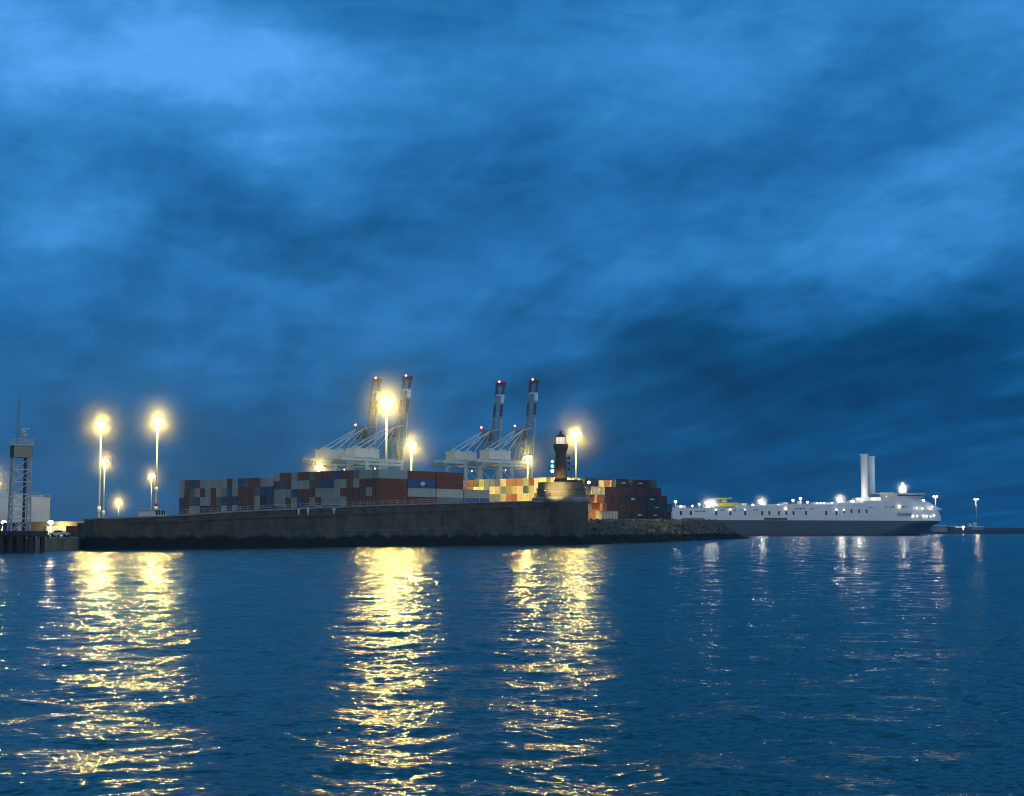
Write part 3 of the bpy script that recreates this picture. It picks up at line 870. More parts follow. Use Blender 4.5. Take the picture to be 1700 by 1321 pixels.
def long3(px0, px1, t, code, text=0, back=0.0):
    a = s3_of(px0); L = s3_of(px1) - a
    p = P3 + w3 * a + n3 * back + Vector((0, 0, T3 * (4 - t)))
    # local y is the long direction, so turn the box and put its flank to the front
    o = bpy.data.objects.new('shipping_container', cmesh(6.06, code)); COL.objects.link(o)
    sy_ = (L - .12) / 6.06
    o.location = p + w3 * (L - .12) if False else p
    o.rotation_euler = (0, 0, ang3 - math.pi / 2)
    o.scale = (-1, sy_, (T3 - .03) / CH)
    tag(o, '%s container side, %s tier, number %d from left, right of lighthouse' % (PAL[code][0], TIER[t], LONG_N[t]), 'container', GR3)
    LONG_N[t] += 1
    if text:
        e_ = letters(p, L, o, text).build('lettering', M['galv'])
        e_.parent = o; e_.matrix_parent_inverse = (Matrix.Translation(o.location) @ Matrix.Rotation(ang3 - math.pi / 2, 4, 'Z') @ Matrix.Diagonal((*o.scale, 1))).inverted()
    return o
LONG_N = [1] * 6
for a in [(971, 994, 0, 'N'), (1023, 1045, 0, 'N', 3), (1050.5, 1073, 0, 'N', 4), (1073, 1080, 0, 'M'), (1080, 1090, 0, 'K'),
          (982, 1004.5, 1, 'Q'), (1005, 1032, 1, 'M'), (1033, 1055, 1, 'M'), (1056, 1078, 1, 'M'), (1078.5, 1098, 1, 'M'),
          (992, 1015, 2, 'M'), (1016, 1038, 2, 'M'), (1038.5, 1060, 2, 'N', 5), (1060.5, 1072, 2, 'N'), (1072.5, 1090, 2, 'N', 6), (1090.5, 1107, 2, 'M'),
          (1001, 1024, 3, 'M'), (1024.5, 1048, 3, 'M'), (1048.5, 1073, 3, 'M'), (1073.5, 1106.5, 3, 'N', 7), (1107, 1115, 3, 'K'),
          (1001, 1024, 4, 'B'), (1024.5, 1048, 4, 'N'), (1048.5, 1073, 4, 'N', 8), (1073.5, 1100, 4, 'N', 9), (1100.5, 1114, 4, 'M')]:
    long3(*a)
# lit door ends on the left flank of that block
def end3(px0, px1, t, code, D):
    a = at(px0, 850, D); b = at(px1, 850, D - 3); n = max(1, round((px1 - px0) / 9)); 
    d = Vector((b.x - a.x, b.y - a.y, 0)); L = d.length / n; d.normalize(); an = math.atan2(d.y, d.x)
    for i in range(n):
        container(Vector((a.x, a.y, PZ + T3 * (4 - t))) + d * L * i, an, code[i % len(code)], '%s lit container end, %s tier, number %d from left, beside bastion' % (PAL[code[i % len(code)]][0], TIER[t], i + 1), 'lit container ends right of the bastion', 6.06, ((L - .08) / CW, 1, (T3 - .03) / CH))
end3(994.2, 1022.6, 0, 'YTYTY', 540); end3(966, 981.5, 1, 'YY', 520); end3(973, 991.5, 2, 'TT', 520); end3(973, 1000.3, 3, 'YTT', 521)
end3(974, 981, 4, 'T', 521); end3(984, 990.5, 4, 'Y', 521); end3(993.5, 1000.3, 4, 'S', 521)

# ------------------------------------------------------------------ ship-to-shore cranes
CA = Vector((.65, .76, 0)).normalized(); CB = Vector((.76, -.65, 0)).normalized()
def crane(px, D, label, k=1.0):
    O = at(px, 800, D); O = Vector((O.x, D, 0))
    def P(a, b, z): return O + CA * a + CB * b + Vector((0, 0, z))
    e = empty('gantry_crane', (O.x, O.y, GZ), label, 'crane', 'container cranes with raised booms')
    def part(nm, q, m, par=e): return q.build(nm, m, par)
    c, cd = M['crane'], M['crane_dark']
    for a in (-2, -33):
        for b in (-9, 9):
            q = MB(); q.beam(P(a, b * 1.06, GZ + 1.2), P(a, b * .92, 47), 1.5, 1.7); part('leg', q, c)
            q = MB(); q.box(P(a, b * 1.06, GZ + .6), (7, 1.2, 1.2), math.atan2(CB.y, CB.x)); part('bogie', q, M['dark'])
    q = MB()
    for b in (-9.2, 9.2):
        q.beam(P(-2, b, 19), P(-33, b, 19), 1.3, 1.6)
        q.beam(P(-2, b * .93, 45.5), P(-33, b * .93, 45.5), 1.0, 1.4)
        q.beam(P(-2, b, 20), P(-33, b * .94, 44), .6)
    for a in (-2, -33):
        q.beam(P(a, -9, 45.6), P(a, 9, 45.6), 1.3, 1.8)
        q.beam(P(a, -9.2, 19), P(a, 9.2, 19), 1.1, 1.3)
    q.beam(P(-2, -9, 21), P(-2, 8, 44), .5)
    part('portal_frame', q, c)
    for b in (-3.6, 3.6):
        q = MB(); q.beam(P(4, b, 48.2), P(-50, b, 48.2), 1.1, 1.9)
        for i in range(10): q.beam(P(2 - i * 5.3, b * 1.25, 47.4), P(2 - i * 5.3, b * 1.25, 49.8), .12)
        q.beam(P(4, b * 1.25, 49.8), P(-48, b * 1.25, 49.8), .12)
        part('girder', q, c)
    q = MB()
    for a in (-50, -42, -12, -6): q.beam(P(a, -3.6, 47.8), P(a, 3.6, 47.8), .5)
    q.box(P(-49, 0, 46.2), (6, 7, 2.2), math.atan2(CA.y, CA.x)); q.box(P(-26, 0, 44.8), (18, 5, .8), math.atan2(CA.y, CA.x))
    part('cross_ties', q, cd)
    h = MB(); h.box(P(-28.5, 0, 52.2), (21, 8.4, 5.6), math.atan2(CA.y, CA.x))
    hh = part('machinery_house', h, M['house'])
    q = MB(); q.box(P(-28.5, 0, 55.2), (21.8, 9, .4), math.atan2(CA.y, CA.x)); q.box(P(-34, 0, 56), (4, 4, 1.2), math.atan2(CA.y, CA.x)); q.box(P(-23, 1, 55.9), (5, 3, 1.0), math.atan2(CA.y, CA.x)); part('house_roof', q, c, hh)
    q = MB()
    for i in range(5): q.box(P(-37 + i * 4.2, -4.22, 52.3), (1.4, .1, 1.6), math.atan2(CA.y, CA.x))
    part('louvre', q, cd, hh)
    q = MB(); q.box(P(-14, 0, 44.2), (4, 3.2, 3), math.atan2(CA.y, CA.x)); q.box(P(-14, 0, 46.5), (7, 7.6, 1.2), math.atan2(CA.y, CA.x))
    cab = part('operator_cab', q, c)
    q = MB(); q.ball(P(-15.5, -2, 43.2), .55); part('cab_lamp', q, M['lens_faint'], cab)
    # A-frame
    q = MB()
    for b in (-3.6, 3.6):
        q.beam(P(0, b, 49), P(-3, b * .8, 70), 1.3, 1.5)
        q.beam(P(-16, b, 49), P(-3, b * .8, 69.5), .9, 1.0)
        q.beam(P(-8, b, 59), P(-1.4, b * .9, 59), .5)
    q.beam(P(-3, -3.4, 70), P(-3, 3.4, 70), 1.6, 2.6); q.beam(P(-1.4, -3.4, 60), P(-1.4, 3.4, 60), .8)
    q.box(P(-4, -3.2, 71.6), (4, 1.6, 1.2), math.atan2(CA.y, CA.x))
    part('apex_frame', q, cd)
    q = MB(); q.box(P(-3, 0, 66.5), (1.7, 8.2, 5.5), math.atan2(CA.y, CA.x)); part('apex_band', q, M['apex'])
    q = MB()
    for b in (-3.6, 3.6):
        for ta, zt in ((-36, 55.5), (-29, 55.5), (-20, 55.5)):
            q.beam(P(-4, b, 70.3), P(ta, b, zt), .38)
    part('backstays', q, M['white'])
    # raised boom
    ta = math.radians(81.5); LB = 55.0 * k
    def Bm(s, b, off=0): return P(3 + s * math.cos(ta) + off * math.sin(ta), b, 49 + s * math.sin(ta) - off * math.cos(ta))
    q = MB()
    for b in (-3.0, 3.0):
        q.beam(Bm(0, b), Bm(LB * .58, b), 1.0, 1.5)
        q.beam(Bm(LB * .74, b), Bm(LB * .865, b), 1.0, 1.5)
    for i in range(14):
        s0 = LB * (.03 + .06 * i)
        q.beam(Bm(s0, -3), Bm(s0, 3), .35)
    for i in range(9):
        q.beam(Bm(LB * .06 * i, -3 if i % 2 else 3), Bm(LB * .06 * (i + 1), 3 if i % 2 else -3), .3)
    for b in (-1.1, 1.1): q.beam(Bm(2, b, -.6), Bm(LB * .8, b, -.6), .3)
    bo = part('boom', q, cd)
    q = MB(); q.beam(Bm(LB * .86, -3.5), Bm(LB * .86, 3.5), .9)
    part('boom_tie', q, M['white'], bo)
    q = MB(); q.beam(Bm(LB * .76, 3.05, .02), Bm(LB * .855, 3.05, .02), 1.4, 2.0); part('white_band', q, M['white'], bo)
    for b in (-3.0, 3.0):
        q = MB(); q.beam(Bm(LB * .585, b), Bm(LB * .735, b), 1.15, 1.7); part('red_band', q, M['red'], bo)
        q = MB(); q.beam(Bm(LB * .875, b), Bm(LB * .985, b), 1.15, 1.7); part('red_band', q, M['red'], bo)
    q = MB(); q.beam(Bm(LB, -4), Bm(LB, 4.4), 1.7, 2.4); q.beam(Bm(LB * .66, -4.2), Bm(LB * .66, 4.2), .4); q.box(Bm(LB + .9, 1.6), (2.2, 3, .9), math.atan2(CB.y, CB.x)); part('boom_head', q, M['red'] if k == 1.0 else cd, bo)
    q = MB()
    for b in (-3.2, 3.2):
        q.beam(P(-3, b * .9, 69.8), Bm(LB * .42, b, -1.5), .3)
        q.beam(Bm(0, b, 2.6), Bm(LB * .55, b, 1.2), .35)
    part('forestays', q, c)
    for pt in (Bm(LB + 1.9, -1.4), P(-5, -3.2, 73)):
        q = MB(); q.ball(pt, .62); q.cyl(pt - Vector((0, 0, 1.6)), pt - Vector((0, 0, .5)), .12, .12, 6); part('warning_light', q, M['lens_red'])
crane(604, 975, 'leftmost container crane, raised boom behind and left of the tallest bright flood mast')
crane(655, 960, 'second container crane from left, raised boom just right of the tallest flood mast')
crane(813, 1000, 'third container crane from left, red and white boom tip, red light on top')
crane(869, 985, 'rightmost container crane, boom nearest to the lighthouse')

# ------------------------------------------------------------------ white ro-ro ship
SA = Vector((104, 960, 0)); SD = Vector((.893, .449, 0)).normalized(); SN = Vector((-SD.y, SD.x, 0)); BEAM = 16.0
SANG = math.atan2(SD.y, SD.x)
SC = SA + SN * BEAM
def SH(s, b, z): return SC + SD * s + SN * b + Vector((0, 0, z))
def s_of(px, b=-BEAM):
    k = (px - 850) / F; O = SC + SN * b
    return (k * O.y - O.x) / (SD.x - k * SD.y)
def z_of(px, py, b=-BEAM):
    p = SH(s_of(px, b), b, 0); return at(px, py, p.y).z
ship = empty('cargo_ship', SH(0, 0, 0), 'long white ro-ro ship with dark blue hull and two tall white rotor sails', 'ship')
def hull_len(z): return 219 + 21 * min(1, max(0, z / 10.5)) ** .8 if z <= 10.5 else 240 - 3.5 * ((z - 10.5) / 9) ** 2
def hb(s, z):
    L = hull_len(z); s0 = 168 + 36 * min(1, max(0, z / 10.5))
    if s <= s0:
        return BEAM * (1 - .12 * max(0, (8 - s) / 8) ** 2 * (1 if z < 4 else 0))
    t = min(1, (s - s0) / (L - s0)); e = 2.2 if z > 8 else 1.5
    return BEAM * max(0.0, 1 - t ** e) ** (.62 if z > 8 else .85)
def loft(zs, mats_of, name, m, smooth=True, L1=None):
    NS = 60; q = MB(); vs = []
    for z in zs:
        L = hull_len(z)
        row = []
        for i in range(NS + 1):
            u = i / NS; s = L * (1 - (1 - u) ** 1.7)
            row.append((s, hb(s, z)))
        for s, h in row: vs.append(SH(s, -h, z))
        for s, h in reversed(row): vs.append(SH(s, h, z))
    n = 2 * (NS + 1); fs = []; mi = []
    for k in range(len(zs) - 1):
        for i in range(n):
            j = (i + 1) % n
            fs.append((k * n + i, k * n + j, (k + 1) * n + j, (k + 1) * n + i)); mi.append(mats_of(k))
    q.v = [tuple(v) for v in vs]; q.f = fs; q.mi = mi
    q.f.append(tuple((len(zs) - 1) * n + i for i in range(n))); q.mi.append(mats_of(len(zs) - 2))
    return q.build(name, m, ship)
loft([-1, 0, .9, 1.1, 3, 5, 7, 9, 10.5], lambda k: 0 if k < 3 else 1, 'hull', [M['boot'], M['hull']])
# white upper hull: its top follows the deck steps
loft([10.503, 12, 14, 16, 17.4, 18.4], lambda k: 0, 'upper_hull', [M['shipw']])
q = MB()
def deckbox(s0, s1, z0, z1, hw=BEAM - .02, mi=0):
    q.box(SH((s0 + s1) / 2, 0, (z0 + z1) / 2), (s1 - s0, 2 * hw, z1 - z0), SANG, mi)
deckbox(s_of(1225), s_of(1432), 18.403, 20.3)
deckbox(s_of(1300), s_of(1432) - .01, 20.303, 21.4)
deckbox(s_of(1390), s_of(1432) - .02, 21.403, 22.6)
q.build('upper_deck', M['shipw'], ship)
q = MB()
def ring(s0, s1, z0, z1, hwf, sl=2.2):
    """deckhouse tapering to the bow"""
    N = 14; vs = []
    for z, k in ((z0, 0), (z1, 1)):
        for i in range(N + 1):
            s = s0 + (s1 - k * sl - s0) * i / N; vs.append(SH(s, -hwf(i / N), z))
        for i in range(N, -1, -1):
            s = s0 + (s1 - k * sl - s0) * i / N; vs.append(SH(s, hwf(i / N), z))
    n = 2 * N + 2
    q.add(vs, [(i, (i + 1) % n, n + (i + 1) % n, n + i) for i in range(n)] + [tuple(range(n, 2 * n))])
ring(s_of(1432) + .01, 236.0, 18.403, 24.2, lambda t: BEAM * (1 - max(0, t - .45) ** 2 * 1.6) - .03, 13.0)
ring(s_of(1462), 223.0, 24.203, 27.0, lambda t: BEAM * .97 * (1 - max(0, t - .4) ** 2 * 1.5) - .03, 9.0)
q.build('fore_deckhouse', M['shipw'], ship)
q = MB(); ring(s_of(1487), 217.0, 27.003, 29.4, lambda t: BEAM * .95 * (1 - max(0, t - .5) ** 2 * 1.2)); br = q.build('bridge', M['shipw'], ship)
q = MB(); ring(s_of(1490), 217.3, 27.7, 28.7, lambda t: BEAM * .95 * (1 - max(0, t - .5) ** 2 * 1.2) + .04); q.build('bridge_window', M['glass'], br)
q = MB(); ring(s_of(1478), 214.0, 29.403, 29.9, lambda t: BEAM * 1.02); q.build('bridge_roof', M['shipw'], br)
q = MB()
b0 = SH(s_of(1497, 0), 0, 29.9); q.beam(b0, b0 + Vector((0, 0, 8.2)), 1.6, 1.2); q.beam(b0 + Vector((0, 0, 5.5)) - SN * 4, b0 + Vector((0, 0, 5.5)) + SN * 4, .4); q.beam(b0 + SD * 2.5, b0 + Vector((0, 0, 7)), .4)
q.box(b0 + Vector((0, 0, 2)), (4, 4, 3.5), SANG)
q.build('signal_mast', M['shipw'], ship)
q = MB()
for px in (1465, 1475, 1484):
    s = s_of(px); q.beam(SH(s, -13, 27.0), SH(s, -13, 30.4), .3)
q.beam(SH(s_of(1464.5), -13, 30.4), SH(s_of(1487), -13, 30.4), .35)
q.build('awning_frame', M['shipw'], ship)
q = MB(); q.box(SH(s_of(1486.5, -10), -10, 28.4), (8, 3.2, 2.4), SANG); q.build('lifeboat', M['shipw'], ship)
# rotor sails
for px, D, zt in ((1434.3, 1050, 57.6), (1446.2, 1084, 57.8)):
    p = at(px, 760, D); c = Vector((p.x, D, 0))
    q = MB(); q.box(c + Vector((0, 0, 24.3)), (9, 8, 4.4), SANG); q.cyl(c + Vector((0, 0, 26.5)), c + Vector((0, 0, 28)), 3.2, 2.7, 24)
    base = q.build('sail_base', M['shipw'], ship)
    q = MB(); q.cyl(c + Vector((0, 0, 28)), c + Vector((0, 0, zt - .5)), 2.45, 2.45, 32, 0, False); rs_ = q.build('rotor_sail', M['shipw'], ship, True)
    q = MB(); q.cyl(c + Vector((0, 0, zt - .5)), c + Vector((0, 0, zt)), 3.25, 3.25, 32); q.build('end_disc', M['shipw'], rs_)
# yellow funnel
fpx = 1205; D_ = SH(s_of(1205, -6), -6, 0).y
def fp(px, py): return at(px, py, D_)
q = MB()
a_, b_ = fp(1185, 841), fp(1225, 841); c_, d_ = fp(1219, 834.5), fp(1187, 834.5)
fr = [a_, b_, c_, d_]; q.add([p - SN * 5 for p in fr] + [p + SN * 5 for p in fr], [(0, 1, 2, 3), (7, 6, 5, 4), (0, 4, 5, 1), (1, 5, 6, 2), (2, 6, 7, 3), (3, 7, 4, 0)])
fb = q.build('funnel', M['yellow'], ship)
q = MB(); cc = fp(1202.5, 831); q.cyl(fp(1202.5, 835), fp(1202.5, 827), 1.6, 1.2, 12); q.ball(cc + Vector((0, 0, -.4)), 2.0, (1, 1, .8), 12, 8)
w0, w1 = fp(1188.5, 828.2), fp(1214, 826.8); q.beam(w0, w1, 3.5, .8)
q.build('funnel_top', M['yellow'], fb)
# windows, vents, doors along the side
for i, px in enumerate((1129.6, 1146, 1188, 1211.5, 1236, 1264, 1276, 1291.5, 1304, 1316, 1336.5, 1370, 1387, 1400, 1412, 1424.6, 1437)):
    s = s_of(px); z = z_of(px, 851.5 if px < 1400 else 848.5)
    q = MB(); q.box(SH(s, -BEAM - .02, z), (1.5, .12, 2.7), SANG); wf = q.build('window', M['black'], ship)
rr = random.Random(3)
for (a0, a1, py) in ((1153, 1170, 848.5), (1195, 1202, 846.5), (1215, 1221, 846.5), (1227, 1233, 846.3), (1250, 1257, 846.2), (1319, 1334, 844.3), (1343, 1350, 844.2), (1441, 1448, 842), (1468, 1483, 841.3), (1496, 1503.5, 841.2)):
    q = MB(); x = a0
    while x < a1:
        w = rr.uniform(.7, 1.3); s = s_of(x + w / 2); q.box(SH(s, -hb(s, 19) - .03, z_of(x, py)), (w * .42, .1, rr.uniform(.7, 1.1)), SANG); x += w + .9
    q.build('vent', M['glass'], ship)
q = MB(); q.box(SH(s_of(1286), -BEAM - .03, 11.4), (s_of(1305) - s_of(1267), .16, 1.5), SANG); q.build('side_door', M['hull'], ship)
q = MB(); q.box(SH(s_of(1150), -BEAM - .5, 11.0), (s_of(1166) - s_of(1132), 1.0, 1.8), SANG); q.build('gangway', M['crane_dark'], ship)
# ship name
tcu = bpy.data.curves.new('ship_name', 'FONT'); tcu.body = 'DELPHINE'; tcu.size = 3.0; tcu.extrude = .03; tcu.align_x = 'CENTER'; tcu.align_y = 'CENTER'
tob = bpy.data.objects.new('name_curve', tcu); COL.objects.link(tob); bpy.context.view_layer.update()
nme = bpy.data.meshes.new_from_object(tob.evaluated_get(bpy.context.evaluated_depsgraph_get())); bpy.data.objects.remove(tob)
nme.materials.clear(); nme.materials.append(M['black']); to = bpy.data.objects.new('ship_name', nme); COL.objects.link(to)
s_ = s_of(1499); a1 = SH(s_ - 4, -hb(s_ - 4, 16), 0); a2 = SH(s_ + 4, -hb(s_ + 4, 16), 0); an = math.atan2(a2.y - a1.y, a2.x - a1.x)
to.location = SH(s_, -hb(s_, 14.6) - .35, 14.6); to.rotation_euler = (math.pi / 2, 0, an)
to.parent = ship; to.matrix_parent_inverse = Matrix.Translation(ship.location).inverted()
# deck rails
def deck_z(px): return 18.4 if px < 1225 else (20.3 if px < 1300 else (21.4 if px < 1390 else 22.6))
q = MB()
for i in range(60):
    s = s_of(1120) + i * 3.6
    zt = deck_z(850 + F * SH(s, -BEAM, 0).x / SH(s, -BEAM, 0).y)
    if s > s_of(1428): break
    q.beam(SH(s, -15.7, zt), SH(s, -15.7, zt + 1.1), .09)
for (p_, r_, zt) in ((1118, 1225, 18.4), (1225, 1300, 20.3), (1300, 1390, 21.4), (1390, 1430, 22.6)):
    for hh in (.55, 1.1): q.beam(SH(s_of(p_), -15.7, zt + hh), SH(s_of(r_), -15.7, zt + hh), .08)
q.build('deck_rail', M['shipw'], ship)
# deck clutter: trailers' roofs, ventilators
for i, (px, w, h) in enumerate(((1130, 5, 1.3), (1175, 3, 1.8), (1232, 4, 1.2), (1267, 2.2, 3.2), (1300, 4, 1.0), (1326, 1.8, 2.2), (1355, 8, 1.1), (1372, 5, 1.2), (1412, 3, 1.8))):
    zt = deck_z(px)
    q = MB(); q.box(SH(s_of(px, -6), -6, zt + h / 2), (w, 3, h), SANG); q.box(SH(s_of(px, -6), -6, zt + h + .15), (w * 1.1, 3.3, .3), SANG); q.build('deck_ventilator', M['shipw'], ship)
# deck lamps  (px, py, radius, offset from centre line, lit strength class, power)
LAMPS = [(1121, 832.6, .9, 's', 900), (1129.7, 840.5, .75, 's', 0), (1148.5, 839.5, .6, 'w', 0), (1160, 836.8, .6, 's', 0), (1173.3, 835.5, 1.0, 's', 5200), (1182.6, 835.5, .9, 's', 5200),
         (1249, 838, .7, 's', 0), (1262, 832, 1.15, 's', 6500), (1291, 836.8, .35, 's', 0), (1315.5, 830.6, .8, 's', 0), (1327.8, 827.5, .95, 'w', 1500), (1339.5, 833.5, .8, 'w', 0),
         (1355, 835, .5, 's', 0), (1361, 834.6, .5, 's', 0), (1367, 834.8, .5, 's', 0), (1380, 834.5, .45, 's', 0), (1392.5, 828.8, 1.25, 's', 9000), (1413.5, 832, .9, 's', 0), (1434.5, 833.6, .5, 's', 0),
         (1496.8, 809.7, 1.3, 's', 7000), (1495, 815.5, .9, 's', 0), (1499.5, 812.5, .8, 's', 0), (1485.5, 822.6, .9, 's', 1500), (1470, 825.7, .6, 's', 0), (1472.4, 833.6, .5, 's', 0), (1481, 833.6, .5, 's', 0), (1488.6, 833.6, .5, 's', 0), (1504, 833.6, .5, 's', 0),
         (1516.8, 820.6, .45, 's', 0), (1506.5, 820.2, .4, 's', 0), (1531.6, 830.5, .7, 's', 0), (1520.3, 842.8, .5, 's', 0), (1529.7, 843.8, .55, 'w', 0), (1545.5, 841.2, .75, 'w', 0), (1492, 840.4, .6, 'w', 0),
         (1188, 846, .4, 's', 0), (1211.6, 845.5, .45, 's', 0), (1236, 845.5, .35, 's', 0), (1303.5, 844, .5, 'w', 0), (1387.5, 846, .45, 's', 0), (1400, 846.5, .4, 's', 0),
         (1514, 856.6, .52, 's', 0), (1521, 856.4, .4, 's', 0), (1531.6, 856, .5, 's', 0), (1537, 857, .5, 's', 0), (1543.5, 857, .4, 's', 0), (1549, 855.5, .54, 's', 0)]
for (px, py, r, kk, pw) in LAMPS:
    if px > 1505 and py > 838 or (px > 1185 and py > 843) or 1491 < px < 1493:
        b = -BEAM - .6
        for _ in range(4):
            s = s_of(px, b); b = -max(hb(min(s, 238), at(px, py, SH(s, b, 0).y).z), 0.5) - .6
    else:
        b = -13.0 if px < 1500 or py < 825 else -9.0
    if px in (1496.8, 1495, 1499.5): b = -1.2
    s = s_of(px, b); p = SH(s, b, 0); p.z = at(px, py, p.y).z
    zt = deck_z(px)
    q = MB(); q.ball(p, r, (1, 1, .8), 10, 6, 1)
    if b > -15 and p.z - r > zt + .2 and px < 1440: q.cyl((p.x, p.y, zt), (p.x, p.y, p.z - r * .7), .16, .12, 6)
    else: q.box(p + SN * (r * .6), (.5, .5, .4), SANG)
    q.build('deck_lamp', [M['shipw'], M['lens_faint' if kk == 's' and pw == 0 and r < .55 else 'lens_small' if kk == 's' else 'lens_warm']], ship, True)
    if pw:
        point('deck_glow', p - SD * 0 + Vector((0, 0, -.2)) - SN * (r + .3), pw * .4, (1, .93, .72), .7, ship)
        if pw > 3000:  # added halo ball round the stronger deck lamps
            mm = MIST2 if 'MIST2' in globals() else mist_mat('deck lamp mist', 0.05, 2.6); MIST2 = mm
            MIST_SAVE = MIST; MIST = MIST2; mist(p, 11); MIST = MIST_SAVE

# ------------------------------------------------------------------ far shore right of the ship
rs = random.Random(9)
q = MB(); vs = []
N = 60
for i in range(N + 1):
    px = 1500 + (2300 - 1500) * i / N
    D = 1560; yt = 876 if px > 1600 else 877.5
    yt += rs.uniform(-.5, .5)
    if px > 1760: yt += 1
    z = at(px, yt, D).z; x = at(px, 880, D).x
    vs += [(x, D, -1), (x, D + 8, z * .6), (x, D + 22, z), (x, D + 120, z), (x, D + 130, -1)]
q.add(vs, [(i * 5 + j, (i + 1) * 5 + j, (i + 1) * 5 + j + 1, i * 5 + j + 1) for i in range(N) for j in range(4)])
tag(q.build('land', M['land']), kind='structure')
def far_building(px0, px1, pyt, D, m, lab, pyb=877):
    a, b = at(px0, 880, D), at(px1, 880, D); z1 = at(px0, pyt, D).z
    e = empty('shed', ((a.x + b.x) / 2, D, 5), lab, 'shed')
    q = MB(); q.bx(a.x, b.x, D - 6, D + 6, 2, z1 - .5); q.build('wall', m, e)
    q = MB(); n = 4
    vs = [(a.x - .5, D - 6.5, z1 - .5), (b.x + .5, D - 6.5, z1 - .5), (b.x + .5, D, z1 + .3), (a.x - .5, D, z1 + .3), (b.x + .5, D + 6.5, z1 - .5), (a.x - .5, D + 6.5, z1 - .5)]
    q.add(vs, [(0, 1, 2, 3), (3, 2, 4, 5), (0, 3, 5), (1, 4, 2), (0, 5, 4, 1)]); q.build('roof', M['crane'], e)
far_building(1545, 1570, 872.0, 1572, M['crane_dark'], 'low long shed with pale roof on the far shore beside the ship bow')
far_building(1575, 1586, 873.2, 1575, M['teal'], 'small dark shed in the middle of the three far shore sheds')
far_building(1610, 1631, 874.2, 1575, M['crane_dark'], 'flat pale roofed shed beneath the far right lamp post')
for i, (px, w, lab) in enumerate(((1590, 2.2, 'tiny white van parked on the far shore, left of the others'), (1597.5, 1.8, 'tiny white van parked on the far shore beside the tallest tank'), )):
    p = at(px, 875.5, 1568); e = empty('parked_van', (p.x, 1568, 6), lab, 'van', 'vans on the far shore')
    q = MB(); q.box((p.x, 1568, 7.2), (5.4, 2.2, 1.9)); q.box((p.x + 2.4, 1568, 6.8), (1.6, 2.1, 1.1)); q.build('body', M['white'], e)
    for dx_ in (-1.7, 1.7):
        q = MB(); q.cyl((p.x + dx_, 1566.8, 6.2), (p.x + dx_, 1569.2, 6.2), .4, .4, 10); q.build('wheel', M['black'], e)
for px, pyt, r, lab in ((1609.5, 868.6, 2.4, 'small pale round tank on the far shore, left of the two'), (1618, 867.0, 2.0, 'slim pale silo on the far shore below the right lamp')):
    p = at(px, pyt, 1580); q = MB(); q.lathe((p.x, 1580, 2), [(r, 0), (r, p.z - 3), (r * .4, p.z - 2)], 16)
    tag(q.build('storage_silo', M['crane'], None), lab, 'silo')
M['lens_far'] = emis('lit distant lens', (1, .9, .75), 40)
for (px, py, D, lab, pw) in ((1552.5, 823.5, 1500, 'tall lamp post with orange stem rising just off the ship bow', 9000), (1620, 828.3, 1640, 'lone lamp post farthest right above the far shore', 5000)):
    t = at(px, py, D); e = empty('lamp_post', (t.x, D, 5), lab, 'lamp post')
    q = MB(); q.cyl((t.x, D, 4), (t.x, D, t.z), .36, .2, 10); q.build('pole', M['galv'], e, True)
    for k in (-1, 1):
        q = MB(); q.box((t.x + k * 1.3, D - .5, t.z - .2), (2.0, 1.0, .5)); hd = q.build('lamp_head', M['dark'], e)
        q = MB(); q.box((t.x + k * 1.3, D - .6, t.z - .65), (2.0, 1.0, .15)); q.box((t.x + k * 1.3, D - 1.25, t.z - .2), (1.9, .1, .5)); q.build('lens', M['lens_far'], hd)
    point('post_glow', (t.x, D - 3.5, t.z - 1.2), pw, (1, .75, .45), .8, e)
for px, py, c_ in ((1599, 874.4, 'lens_small'),):
    p = at(px, py, 1562); q = MB(); q.ball(p, .8); q.cyl((p.x, p.y, 4), (p.x, p.y, p.z), .15, .12, 6)
    tag(q.build('shore_lamp', [M['lens_small']]), 'tiny bright lamp low on the far shore', 'lamp')

